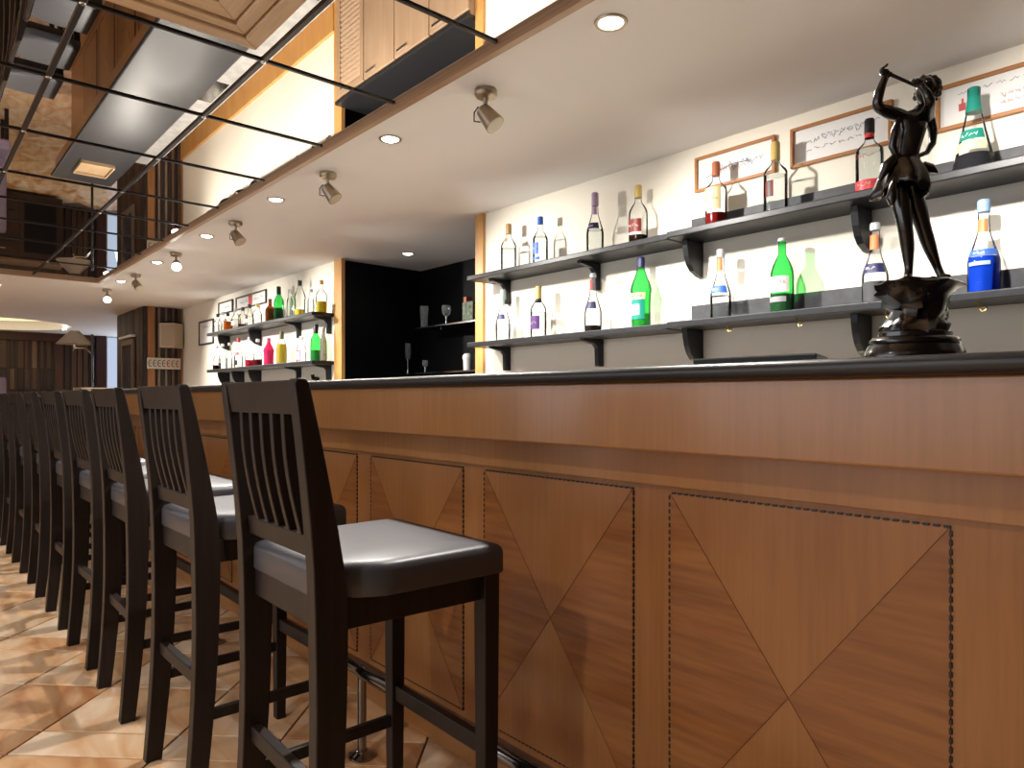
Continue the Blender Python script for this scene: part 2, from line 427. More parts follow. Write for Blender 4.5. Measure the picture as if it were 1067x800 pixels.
# ------------------------------------------------------------------ ceilings
struct('ceiling', MB().box(XE, XN + .1, YB, YC + .1, ZS, ZS + .12), M_CEIL, 'white painted soffit over the bar', 'ceiling')
fc = MB().box(XL, XE, 7.70, 10.4, ZS, ZS + .12)
RC, CCX, CCY = 1.05, 1.0, 12.95
N = 48; ring0 = []; ring1 = []
for q in range(N):
    t = 2 * PI * q / N; cx_, cy_ = math.cos(t), math.sin(t)
    ring0.append((CCX + RC * cx_, CCY + RC * cy_, ZS))
    s_ = 1.0 / max(abs(cx_), abs(cy_)); ring1.append((CCX + 1.3 * s_ * cx_, CCY + 1.3 * s_ * cy_, ZS))
n0 = len(fc.v); fc.v += ring0 + ring1 + [(p[0], p[1], ZS + .16) for p in ring0]
for q in range(N):
    j = (q + 1) % N
    fc.f.append((n0 + q, n0 + N + q, n0 + N + j, n0 + j)); fc.f.append((n0 + q, n0 + j, n0 + 2 * N + j, n0 + 2 * N + q))
fc.f.append(tuple(n0 + 2 * N + q for q in range(N)))
fc.box(XL, CCX - 1.3, 10.4, YF, ZS, ZS + .12); fc.box(CCX + 1.3, 4.5, 10.4, YF, ZS, ZS + .12)
fc.box(CCX - 1.3, CCX + 1.3, 10.4, CCY - 1.3, ZS, ZS + .12); fc.box(CCX - 1.3, CCX + 1.3, CCY + 1.3, YF, ZS, ZS + .12)
fc.box(XE, 4.5, YC + .1, 10.4, ZS, ZS + .12)
struct('ceiling_far', fc, M_CEIL, 'white ceiling with a round lit recess beyond the mirror panels', 'ceiling', fix=False)
cove = tag(MB().lathe([(RC - .12, 0), (RC - .12, .02)], (CCX, CCY, ZS + .135), 48).build('cove_lamp', emis('cove_glow', (1.0, 0.80, 0.45), 1.3)), 'warm glowing disc set in the round ceiling recess', 'lamp')
light('cove_light', 'POINT', (CCX, CCY, ZS - .05), (CCX, CCY, 0), P_COVE, (1.0, .82, .55), .3)
struct('ceiling_left', MB().box(XL, -.64, YB, 7.70, ZS, ZS + .12), M_CEIL, 'white ceiling over the seating side of the room', 'ceiling')

# mirror panels with dark joint strips
mc = struct('ceiling_mirror', MB().box(-.64, XE, YB, 7.70, ZM + .006, ZM + .10), M_BLACK, 'mirror panelled ceiling with thin dark joint strips', 'ceiling')
gx = [-.64, -.13, .395, .919, XE - .02]
gy = [YB, -.75, -.13, .48, 1.09, 1.70, 2.31, 2.92, 3.58, 4.28, 4.85, 5.43, 6.05, 6.87, 7.68]
for a in range(len(gx) - 1):
    for b in range(len(gy) - 1):
        MB().box(gx[a] + .001, gx[a + 1] - .001, gy[b] + .001, gy[b + 1] - .001, ZM, ZM + .006).build('mirror_panel', M_MIRROR, mc)
for xx in gx[:-1]:
    MB().box(xx - .009, xx + .009, YB, 7.68, ZM - .007, ZM).build('joint_strip', M_JOINT, mc, bevel=.002)
for yy in gy[1:-1]:
    MB().box(-.64, XE - .02, yy - .007, yy + .007, ZM - .006, ZM).build('joint_strip', M_JOINT, mc, bevel=.002)
for xx in gx[1:-1]:
    for yy in gy[1:-1]:
        MB().lathe([(.001, -.004), (.008, -.003), (.010, 0)], (xx, yy, ZM - .007), 10).build('joint_stud', M_CHROME, mc, smooth=True)
struct('trim_3', MB().prism([(XE - .03, ZM + .02), (XE - .03, ZS + .004), (XE - .022, ZS - .004), (XE + .004, ZS - .004), (XE + .004, ZM + .02)], 'Y', YB, 7.70), M_TRIM, 'brown wooden edge strip between the mirror ceiling and the soffit', 'trim')
struct('trim_4', MB().box(-.64, XE, 7.68, 7.71, ZS - .006, ZM + .02), M_TRIM, 'brown wooden edge strip at the far end of the mirror ceiling', 'trim')

# pale wooden coffer on the mirror ceiling (nested mitred frames)
cof = thing('ceiling_coffer', 'pale wooden coffer with nested mitred mouldings fixed to the mirror ceiling', 'coffer', (0, 0, ZM))
cx0, cx1, cy0, cy1 = -.30, .838, .95, 2.165
M_ASHX = wood('pale_ash_cross', (0.52, 0.36, 0.21), (0.68, 0.51, 0.33), 'X', 0.45, 90)
depth = [(.0, .05, -.050), (.055, .04, -.042), (.10, .07, -.034), (.175, .06, -.026), (.24, .09, -.018)]
for (o_, w_, z_) in depth:
    a0, a1, b0, b1 = cx0 + o_, cx1 - o_, cy0 + o_, cy1 - o_
    for pts, mt in (([(a0, b0), (a1, b0), (a1 - w_, b0 + w_), (a0 + w_, b0 + w_)], M_ASHX), ([(a1, b0), (a1, b1), (a1 - w_, b1 - w_), (a1 - w_, b0 + w_)], M_ASH),
                    ([(a1, b1), (a0, b1), (a0 + w_, b1 - w_), (a1 - w_, b1 - w_)], M_ASHX), ([(a0, b1), (a0, b0), (a0 + w_, b0 + w_), (a0 + w_, b1 - w_)], M_ASH)):
        MB().prism(pts, 'Z', z_, -.0085).build('moulding', mt, cof, bevel=.003)
MB().box(cx0 + .02, cx1 - .02, cy0 + .02, cy1 - .02, -.014, -.0075).build('back_board', M_ASH, cof)

# ------------------------------------------------------------------ bar counter
bar = thing('bar_counter', 'long wooden bar front with square veneered panels and dashed inlay', 'bar counter', (0, 0, 0))
M_STILE = M_VEN_V
MB().box(XPAN + .003, 1.60, BAR0, BAR1, 0, SLABZ0).build('carcass', M_VEN_V, bar)
MB().box(1.165, XPAN + .003, BAR0, BAR1, .991, SLABZ0).build('apron', M_APRON, bar, bevel=.004)
MB().box(XPAN - .022, XPAN + .003, BAR0, BAR1, .905, .991).build('top_rail', M_APRON, bar, bevel=.002)
M_INLAY = plain('ebony_inlay', (0.010, 0.008, 0.007), 0.4)
PZ0, PZ1, PW = .143, .888, .557
k = -2
while .383 + .6605 * k + PW < BAR1:
    ya = .383 + .6605 * k; yb = ya + PW; k += 1
    if yb < -.4: continue
    yc, zc = (ya + yb) / 2, (PZ0 + PZ1) / 2; e = .0006
    for tri, mt in (([(ya, PZ1), (yb, PZ1), (yc, zc)], M_VEN_V), ([(yb, PZ0), (ya, PZ0), (yc, zc)], M_VEN_V),
                    ([(ya, PZ0), (ya, PZ1), (yc, zc)], M_VEN_H), ([(yb, PZ1), (yb, PZ0), (yc, zc)], M_VEN_H)):
        c0 = (sum(p[0] for p in tri) / 3, sum(p[1] for p in tri) / 3)
        MB().prism([(c0[0] + (p[0] - c0[0]) * .994, c0[1] + (p[1] - c0[1]) * .994) for p in tri], 'X', XPAN, XPAN + .004).build('veneer_piece', mt, bar)
    il = MB(); t = .0042; L = .0155; xs = XPAN - .0012
    n = int(PW / L)
    for q in range(n):
        y0_ = ya + q * PW / n; y1_ = y0_ + PW / n * .62
        for zz in (PZ0, PZ1): il.box(xs, XPAN + .004, y0_, y1_, zz - t / 2, zz + t / 2)
    n = int((PZ1 - PZ0) / L)
    for q in range(n):
        z0_ = PZ0 + q * (PZ1 - PZ0) / n; z1_ = z0_ + (PZ1 - PZ0) / n * .62
        for yy in (ya, yb): il.box(xs, XPAN + .004, yy - t / 2, yy + t / 2, z0_, z1_)
    il.build('inlay_line', M_INLAY, bar)
MB().box(XPAN - .012, XPAN + .003, BAR0, BAR1, 0, .07).build('kick_board', M_APRON, bar, bevel=.002)

rr = .0155; prof = [(XF + rr - rr * math.sin(t), (SLABZ0 + SLABZ1) / 2 + rr * math.cos(t)) for t in [PI * q / 8 for q in range(9)]]
slab = tag(MB().prism(prof + [(1.66, SLABZ0), (1.66, SLABZ1)], 'Y', BAR0 - .02, BAR1 + .03).build('counter_top', M_BLACKTOP, smooth=True),
           'glossy black counter top with rounded edge along the whole bar', 'counter top')

# steel work counter behind the bar
wk = thing('work_counter', 'stainless steel work counter on the staff side of the bar', 'work counter', (0, 0, 0))
MB().box(1.665, 2.04, BAR0, BAR1 - .1, .86, .90).build('worktop', M_STEEL, wk, bevel=.004)
MB().box(1.665, 2.0, BAR0 + .02, BAR1 - .14, 0.08, .86).build('body', plain('grey_panel', (.2, .2, .2), .5), wk)
for yy in (1.6, 3.6, 5.6):
    MB().box(1.72, 1.96, yy, yy + .45, .8995, .9005).build('sink_rim', M_CHROME, wk, bevel=.002)

# foot rail
fr = thing('foot_rail', 'tubular metal foot rail on posts in front of the bar', 'foot rail', (0, 0, 0))
MB().tube([(1.067, BAR0 + .1, .267), (1.067, BAR1 - .1, .267)], .025, 16).build('rail', M_RAIL, fr, smooth=True)
yy = 1.91 - 2 * 1.32
while yy < BAR1 - .1:
    p = MB().tube([(1.067, yy, .016), (1.067, yy, .245)], .014, 12); p.build('post', M_RAIL, fr, smooth=True)
    MB().lathe([(.042, 0.0005), (.042, .008), (.022, .016), (.016, .022)], (1.067, yy, 0), 20).build('flange', M_RAIL, fr, smooth=True)
    yy += 1.32

# ------------------------------------------------------------------ bar stools
def make_stool():
    root = thing('bar_stool', 'x', 'bar stool', (0, 0, 0), group='row of dark wooden bar stools')
    HW = .205                                   # half width at the back
    def post_x(z):                              # centre line of the rear post (local x: 0 = rear of the seat)
        if z < .72: t = z / .72; return -.012 + .032 * t + .012 * math.sin(PI * t)
        t = (z - .72) / .417; return .020 - .060 * t ** 1.25
    def post_d(z):
        return .046 + .022 * min(1, z / .7) if z < .72 else .068 - .040 * (z - .72) / .417
    zs = [0, .1, .2, .3, .4, .5, .6, .7, .78, .86, .94, 1.02, 1.08, 1.128, 1.137]
    for s in (-1, 1):
        rings = []
        for z in zs:
            dx = post_d(z) / 2 - (.006 if z > 1.13 else 0); cxp = post_x(z); ya, yb = s * HW, s * (HW - .036)
            rings.append([(cxp - dx, ya, z), (cxp + dx, ya, z), (cxp + dx, yb, z), (cxp - dx, yb, z)])
        MB().sweep(rings).build('leg', M_STOOL, root, bevel=.003)
    inn = HW - .036
    def board(z0, z1, th, name, n=5):
        rings = []
        for q in range(n + 1):
            z = z0 + (z1 - z0) * q / n; c = post_x(z) - .002
            rings.append([(c - th / 2, -inn, z), (c + th / 2, -inn, z), (c + th / 2, inn, z), (c - th / 2, inn, z)])
        return MB().sweep(rings).build(name, M_STOOL, root, bevel=.002)
    # the top rail is capped over the posts
    board(1.070, 1.134, .020, 'top_rail'); board(.795, .836, .022, 'lower_rail')
    for q in range(5):
        yc = -inn + (q + 1) * (2 * inn) / 6
        rings = []
        for z in [.83 + .245 * i / 6 for i in range(7)]:
            c = post_x(z) + .004 - .010 * math.sin(PI * (z - .83) / .245)
            rings.append([(c - .015, yc - .0085, z), (c + .015, yc - .0085, z), (c + .015, yc + .0085, z), (c - .015, yc + .0085, z)])
        MB().sweep(rings).build('slat', M_STOOL, root, bevel=.002)
    # cushion, gently domed with rounded edges
    x0, x1 = .008, .416
    def wdt(x): return .165 + (.222 - .165) * min(1, max(0, (x - .02) / .10)) if x < .12 else .222 + .006 * (x - .12) / .31
    rings = []
    nx = 14
    for (inset, z) in ((.003, .714), (.0, .719), (.0, .762), (.003, .772), (.010, .778), (.03, .782), (.10, .785)):
        pts = []
        xa, xb = x0 + inset, x1 - inset
        for i in range(nx + 1):
            x = xa + (xb - xa) * i / nx; pts.append((x, -(wdt(x) - inset), z))
        for i in range(nx, -1, -1):
            x = xa + (xb - xa) * i / nx; pts.append((x, wdt(x) - inset, z))
        rings.append(pts)
    MB().sweep(rings).build('seat_cushion', M_LEATHER, root, smooth=True)
    fx = .394; fy = .197
    MB().box(.012, .028, -inn, inn, .655, .716).build('apron', M_STOOL, root, bevel=.002)
    MB().box(fx - .014, fx + .010, -fy + .02, fy - .02, .655, .716).build('apron', M_STOOL, root, bevel=.002)
    for s in (-1, 1):
        MB().prism([(.05, s * .168), (.05, s * .19), (fx - .02, s * .200), (fx - .02, s * .178)], 'Z', .655, .716).build('apron', M_STOOL, root, bevel=.002)
        MB().sweep([[(fx - h_, s * fy - h_, z), (fx + h_, s * fy - h_, z), (fx + h_, s * fy + h_, z), (fx - h_, s * fy + h_, z)] for z, h_ in ((0, .016), (.35, .019), (.716, .021))]).build('leg', M_STOOL, root, bevel=.003)
        MB().prism([(.02, s * .178), (.02, s * .196), (fx - .01, s * .203), (fx - .01, s * .185)], 'Z', .235, .265).build('side_stretcher', M_STOOL, root, bevel=.003)
    MB().box(post_x(.34) - .012, post_x(.34) + .012, -inn - .01, inn + .01, .322, .358).build('rear_stretcher', M_STOOL, root, bevel=.003)
    MB().box(fx - .011, fx + .011, -fy + .012, fy - .012, .305, .345).build('front_stretcher', M_STOOL, root, bevel=.003)
    return root
stool = make_stool()
ORD = ['dark wooden bar stool with slatted back, the nearest to the camera', 'slatted dark bar stool second from the camera in the row', 'slatted dark bar stool third from the camera in the row',
       'slatted dark bar stool fourth from the camera in the row', 'slatted dark bar stool fifth from the camera in the row', 'slatted dark bar stool sixth from the camera in the row',
       'slatted dark bar stool seventh from the camera in the row', 'slatted dark bar stool eighth from the camera in the row', 'slatted dark bar stool at the far end of the row']
SY = [1.405, 2.130, 2.835, 3.445, 4.095, 4.810, 5.520, 6.250, 6.960]
SX = [.592, .594, .596, .598, .600, .600, .600, .600, .600]
for i in range(9):
    o = stool if i == 0 else dup(stool, (0, 0, 0))
    o.location = (SX[i], SY[i], 0); o.rotation_euler = (0, 0, math.radians([-1, .8, -.5, 1, 0, -1, .6, 0, .5][i])); o['label'] = ORD[i]

# ------------------------------------------------------------------ wall shelves
SU0, SU1, SL0, SL1 = 1.785, 1.812, 1.400, 1.427
def bracket(y, z, parent, solid=False):
    if solid:
        pts = [(XW, z), (XW - .125, z), (XW - .122, z - .03), (XW - .112, z - .07), (XW - .095, z - .105), (XW - .07, z - .13), (XW - .02, z - .15), (XW, z - .152)]
    else:
        pts = [(XW, z), (XW - .15, z), (XW - .14, z - .014), (XW - .06, z - .026), (XW - .042, z - .045), (XW - .038, z - .135), (XW, z - .135)]
    MB().prism(pts, 'Y', y - .013, y + .013).build('bracket', M_SHELF, parent, bevel=.002)
def shelf(name, label, ya, yb, z0, z1, brs, xf=2.47, back=None):
    r = thing(name, label, 'shelf', (0, 0, 0), group='black bottle shelves on the back wall')
    MB().box(xf, XW, ya, yb, z0, z1).build('board', M_SHELF, r, bevel=.004)
    for y in brs: bracket(abs(y), z0, r, y > 0)
    if back: MB().box(XW - .014, XW, back[0], back[1], z1, z1 + .085).build('back_board', M_SLATE, r, bevel=.002)
    return r
sh1 = shelf('wall_shelf', 'upper black shelf between the black recess and the framed writing', 1.80, 3.20, SU0 - .004, SU1 - .004, [-3.05, -2.36])
sh2 = shelf('wall_shelf', 'upper black shelf with grey back board behind the statue', -.7, 1.80, SU0, SU1, [1.76, 1.05, .2], xf=2.465, back=(-.7, 1.80))
sh3 = shelf('wall_shelf', 'lower black shelf between the black recess and the grey back board', 1.80, 3.20, SL0 - .004, SL1 - .004, [-3.05, -2.34])
sh4 = shelf('wall_shelf', 'lower black shelf with grey back board behind the statue', -.7, 1.80, SL0, SL1, [1.76, 1.05, .2], xf=2.465, back=(-.7, 1.80))
fs1 = shelf('wall_shelf', 'upper black shelf on the far wall beyond the recess', 5.02 + .2, 7.75, 1.765, 1.795, [-5.28, -5.85, 6.75, 7.62])
fs2 = shelf('wall_shelf', 'lower black shelf on the far wall beyond the recess', 5.02 + .2, 7.75, 1.375, 1.405, [-5.28, -5.85, 6.75, 7.2, 7.62])
for i, y in enumerate((1.53, 1.24, .93, .66)):
    hk = tag(MB().tube([(2.50, y, SL0 + .001), (2.50, y, SL0 - .02), (2.497, y - .010, SL0 - .034), (2.50, y - .020, SL0 - .030), (2.50, y - .022, SL0 - .018)], .0026, 8).build('cup_hook', M_BRASS, smooth=True),
             ['small brass cup hook under the lower shelf below the white spirit bottle', 'small brass cup hook under the lower shelf below the green soda bottle',
              'small brass cup hook under the lower shelf left of the statue', 'small brass cup hook under the lower shelf below the blue liqueur bottle'][i], 'hook', 'brass hooks under the lower shelf')

# ------------------------------------------------------------------ bottles
G_CLEAR = glass('clear_glass', (0.955, 0.965, 0.96), .5)
G_GREEN = glass('green_glass', (0.22, 0.80, 0.32), .6, .06)
G_DKGREEN = glass('dark_green_glass', (0.03, 0.16, 0.05), .5, .25)
G_BROWN = glass('brown_glass', (0.45, 0.18, 0.05), .5, .25)
G_WATER = glass('clear_spirit', (0.93, 0.945, 0.945), .7)
def liquid(name, c, d=.55): return glass('liquid_' + name, c, .6, d)
FACE = PI - math.radians(4)               # direction the labels face (towards the bar and the camera)
def rad(prof, z):
    for (r0, z0), (r1, z1) in zip(prof, prof[1:]):
        if z0 <= z <= z1 and z1 > z0: return r0 + (r1 - r0) * (z - z0) / (z1 - z0)
    return prof[-1][0]
def smoothp(prof):
    """round the corners of a profile by subdividing once"""
    out = [prof[0]]
    for a, b in zip(prof, prof[1:]):
        out += [(a[0] * .75 + b[0] * .25, a[1] * .75 + b[1] * .25), (a[0] * .25 + b[0] * .75, a[1] * .25 + b[1] * .75)]
    out.append(prof[-1]); return out
SHAPES = {   # (radius m, height fraction)
    'cone':   [(.034, 0), (.039, .01), (.040, .30), (.039, .38), (.027, .52), (.017, .64), (.0145, .72), (.0135, 1.0)],
    'round':  [(.036, 0), (.041, .01), (.041, .52), (.039, .58), (.028, .66), (.016, .72), (.0135, .78), (.0135, 1.0)],
    'square': [(.037, 0), (.041, .01), (.042, .56), (.040, .62), (.024, .68), (.015, .72), (.0135, .78), (.0135, 1.0)],
    'vermouth': [(.036, 0), (.041, .01), (.040, .30), (.042, .48), (.046, .54), (.041, .62), (.026, .74), (.015, .84), (.0135, .9), (.0135, 1.0)],
    'flask':  [(.050, 0), (.056, .01), (.055, .10), (.040, .36), (.027, .58), (.020, .72), (.017, .78), (.017, 1.0)],
    'wine':   [(.036, 0), (.041, .01), (.041, .48), (.039, .58), (.027, .70), (.016, .77), (.0135, .82), (.0135, 1.0)],
    'slim':   [(.022, 0), (.026, .01), (.026, .55), (.022, .64), (.013, .74), (.011, 1.0)],
}
def bottle(label, loc, h, shape, gl, liq=None, cap=None, labels=(), texts=(), group=None, k=1.08, seg=20):
    """liq=(material, level fraction); cap=(material, from fraction); labels=[(material, z0, z1, halfangle deg)]; texts=[(string, z, size, material)]"""
    r = thing('bottle', label, 'bottle', loc, group=group)
    P = [(a * k, z * h) for a, z in SHAPES[shape]]
    PS = smoothp(P)
    MB().lathe(PS, seg=seg).build('glass', gl, r, smooth=True)
    if liq:
        zl = liq[1] * h
        LP = [(max(.004, a - .0035), z) for a, z in PS if .004 < z < zl]
        LP = [(LP[0][0], .004)] + LP + [(max(.004, rad(PS, zl) - .0035), zl)]
        MB().lathe(LP, seg=seg).build('liquid', liq[0], r, smooth=True)
    if cap:
        z0 = cap[1] * h; rc = (rad(PS, z0) + .0022)
        c2 = rc if len(cap) < 3 else cap[2]
        MB().lathe([(rc, z0), (rc, z0 + .004), (c2, h * .99), (c2 * .85, h + .003), (.001, h + .004)], seg=16).build('cap', cap[0], r, smooth=True)
    for (mt, a, b, ha) in labels:
        zz = [a * h + (b - a) * h * q / 5 for q in range(6)]
        ha = math.radians(ha)
        MB().patch([(rad(PS, z) + .0008, z) for z in zz], FACE - ha, FACE + ha).build('label', mt, r, smooth=True)
    for (txt, z, size, mt) in texts:
        if txt.startswith('~'):                          # unreadable print: short wavering strokes
            rn = random.Random(int(z * 1000) + int(h * 1e4)); m = MB(); n = int(txt[1:])
            for q in range(n):
                ya = (q - n / 2) * size * .75 * h
                pts = []
                for i in range(5):
                    yy = ya + size * .6 * h * i / 4; zz = z * h + rn.uniform(-.4, .4) * size * h; R_ = rad(PS, zz) + .0014; t = FACE + yy / R_
                    pts.append((R_ * math.cos(t), R_ * math.sin(t), zz))
                m.tube(pts, .0011, 4)
            m.build('print', mt, r); continue
        V, Fc = text_verts(txt, size * h)
        m = MB(); m.f = Fc
        for x, y, _ in V:
            zz = z * h + y; R_ = rad(PS, zz) + .0016; t = FACE + x / R_
            m.v.append((R_ * math.cos(t), R_ * math.sin(t), zz))
        m.build('lettering', mt, r, fix=False)
    return r
L = lambda n, c, ro=.45: plain('lab_' + n, c, ro)
LW, LB, LN, LR, LG, LO, LGOLD, LP_, LGR = (L('white', (.85, .83, .78)), L('blue', (.04, .14, .55)), L('navy', (.018, .020, .09)), L('red', (.45, .025, .03)), L('green', (.02, .23, .15)),
    L('orange', (.80, .22, .07)), L('gold', (.58, .42, .13), .3), L('purple', (.09, .03, .16)), L('grey', (.30, .31, .33), .3))
LBLK = L('black', (.010, .010, .012)); LCREAM = L('cream', (.78, .66, .38)); LPINK = L('pink', (.72, .06, .20)); LSILV = L('silver', (.55, .56, .58), .25)
LTEAL = L('teal', (.015, .25, .19), .3); LDRED = L('dark_red', (.20, .02, .015)); LLILAC = L('lilac', (.42, .30, .45))
GA = 'bottles on the shelves behind the statue'
XB = 2.57
ZU, ZUR, ZL, ZLR = SU1 - .004, SU1, SL1 - .004, SL1
bottle('clear bottle with bare gold-brown neck, leftmost on the upper shelf by the recess', (XB, 2.947, ZU), .268, 'round', G_CLEAR, (G_WATER, .5), (L('tan', (.42, .25, .11)), .80), [(L('tan', (.42, .25, .11)), .62, .70, 40)], group=GA)
bottle('clear vodka bottle with blue cap and blue label on the upper shelf', (XB, 2.689, ZU), .258, 'round', G_CLEAR, (G_WATER, .6), (LB, .86), [(LB, .22, .46, 35), (LB, .10, .16, 45)], [('~2', .34, .12, LW)], group=GA, k=1.0)
bottle('tall clear bottle with dark blue shoulder band and lilac neck on the upper shelf', (XB, 2.300, ZU), .300, 'cone', G_CLEAR, (G_WATER, .4), (LLILAC, .80), [(LN, .40, .50, 75), (LLILAC, .64, .78, 80)], [('~5', .45, .035, LW)], group=GA)
bottle('clear bottle with gold cap, red label and dark base on the upper shelf', (XB, 2.033, ZU), .275, 'round', G_CLEAR, (liquid('cola', (.02, .008, .006), .8), .16), (LGOLD, .80), [(LDRED, .20, .42, 60), (LW, .17, .20, 60)], [('~4', .31, .09, LW)], group=GA)
bottle('clear bottle with cream label and dark red liquor beside the first framed writing', (XB, 1.624, ZUR), .275, 'square', G_CLEAR, (liquid('red', (.28, .015, .012), .6), .22), (L('copper', (.40, .13, .06), .3), .80), [(LCREAM, .26, .60, 62)], [('~5', .44, .075, LGOLD)], group=GA)
bottle('clear bottle with tall gold cap and red and black label under the framed writing', (XB, 1.360, ZUR), .285, 'square', G_CLEAR, (G_WATER, .55), (LGOLD, .76), [(LDRED, .24, .46, 22), (LBLK, .24, .46, 9)], [('~4', .18, .06, LBLK)], group=GA)
bottle('clear bottle with black and red cap and red foot label left of the statue', (XB, 1.009, ZUR), .270, 'square', G_CLEAR, (G_WATER, .6), (LBLK, .82), [(L('scarlet', (.70, .05, .06)), .06, .19, 62), (L('scarlet', (.70, .05, .06)), .76, .82, 180)], [('~6', .50, .062, LR), ('~4', .13, .06, LW)], group=GA)
bottle('flared clear flask with tall green cap and green label right of the statue', (XB, .691, ZUR), .275, 'flask', G_CLEAR, (liquid('peppermint', (.03, .03, .035), .7), .22), (LTEAL, .72, .015), [(LTEAL, .38, .50, 62), (LCREAM, .25, .36, 62)], [('~4', .44, .06, LW)], group=GA)
bottle('slender clear bottle with pale teal neck, leftmost on the lower shelf by the recess', (XB, 2.996, ZL), .290, 'cone', G_CLEAR, (G_WATER, .35), (L('pale_teal', (.35, .47, .42)), .82), [(LN, .42, .52, 70), (L('pale_teal', (.35, .47, .42)), .68, .82, 90)], group=GA)
bottle('clear bottle with gold neck and purple label on the lower shelf', (XB, 2.704, ZL), .275, 'round', G_CLEAR, (G_WATER, .5), (LGOLD, .76), [(LP_, .16, .42, 58), (LBLK, .70, .77, 180)], [('~3', .29, .10, LSILV)], group=GA)
bottle('clear bottle with pink neck foil and black foot on the lower shelf', (XB, 2.313, ZL), .290, 'cone', G_CLEAR, (liquid('coffee', (.02, .014, .012), .8), .12), (LSILV, .94), [(LR, .72, .90, 40), (LN, .40, .52, 70)], group=GA)
bottle('large green vermouth bottle with white and red label on the lower shelf', (XB, 2.017, ZL), .325, 'vermouth', G_GREEN, (liquid('vermouth', (.10, .55, .10), .35), .20), (LN, .86), [(LTEAL, .12, .40, 62), (LW, .18, .33, 32), (LCREAM, .40, .49, 66)], [('MARTINI', .445, .062, LR)], group=GA)
bottle('clear bottle with orange neck foil and blue shoulder band on the lower shelf', (XB, 1.602, ZLR), .290, 'cone', G_CLEAR, (G_WATER, .34), (LSILV, .90), [(LO, .70, .88, 62), (LB, .37, .48, 75)], [('~2', .425, .07, LW)], group=GA)
bottle('green soda bottle with pink script on white label on the lower shelf', (XB, 1.333, ZLR), .290, 'wine', G_GREEN, (liquid('tonic', (.008, .020, .010), .7), .26), (LSILV, .97), [(LW, .28, .49, 66), (LGR, .15, .22, 50)], [('~5', .41, .075, LPINK), ('~4', .33, .055, LPINK)], group=GA)
bottle('clear bottle with orange neck foil and navy shoulder band left of the statue base', (XB, .990, ZLR), .285, 'cone', G_CLEAR, (liquid('anise', (.30, .30, .32), .35), .28), (LSILV, .92), [(LO, .68, .86, 62), (LN, .38, .50, 75)], [('~3', .44, .06, LW)], group=GA)
bottle('clear bottle of bright blue liqueur with red neck label right of the statue', (XB, .664, ZLR), .296, 'cone', G_CLEAR, (liquid('curacao', (.008, .06, .62), .7), .40), (L('pale_blue', (.30, .45, .70)), .88), [(LO, .66, .80, 50), (LB, .40, .47, 80), (L('pale_blue', (.30, .45, .70)), .30, .34, 40)], [('~3', .435, .05, LW)], group=GA, k=1.14)

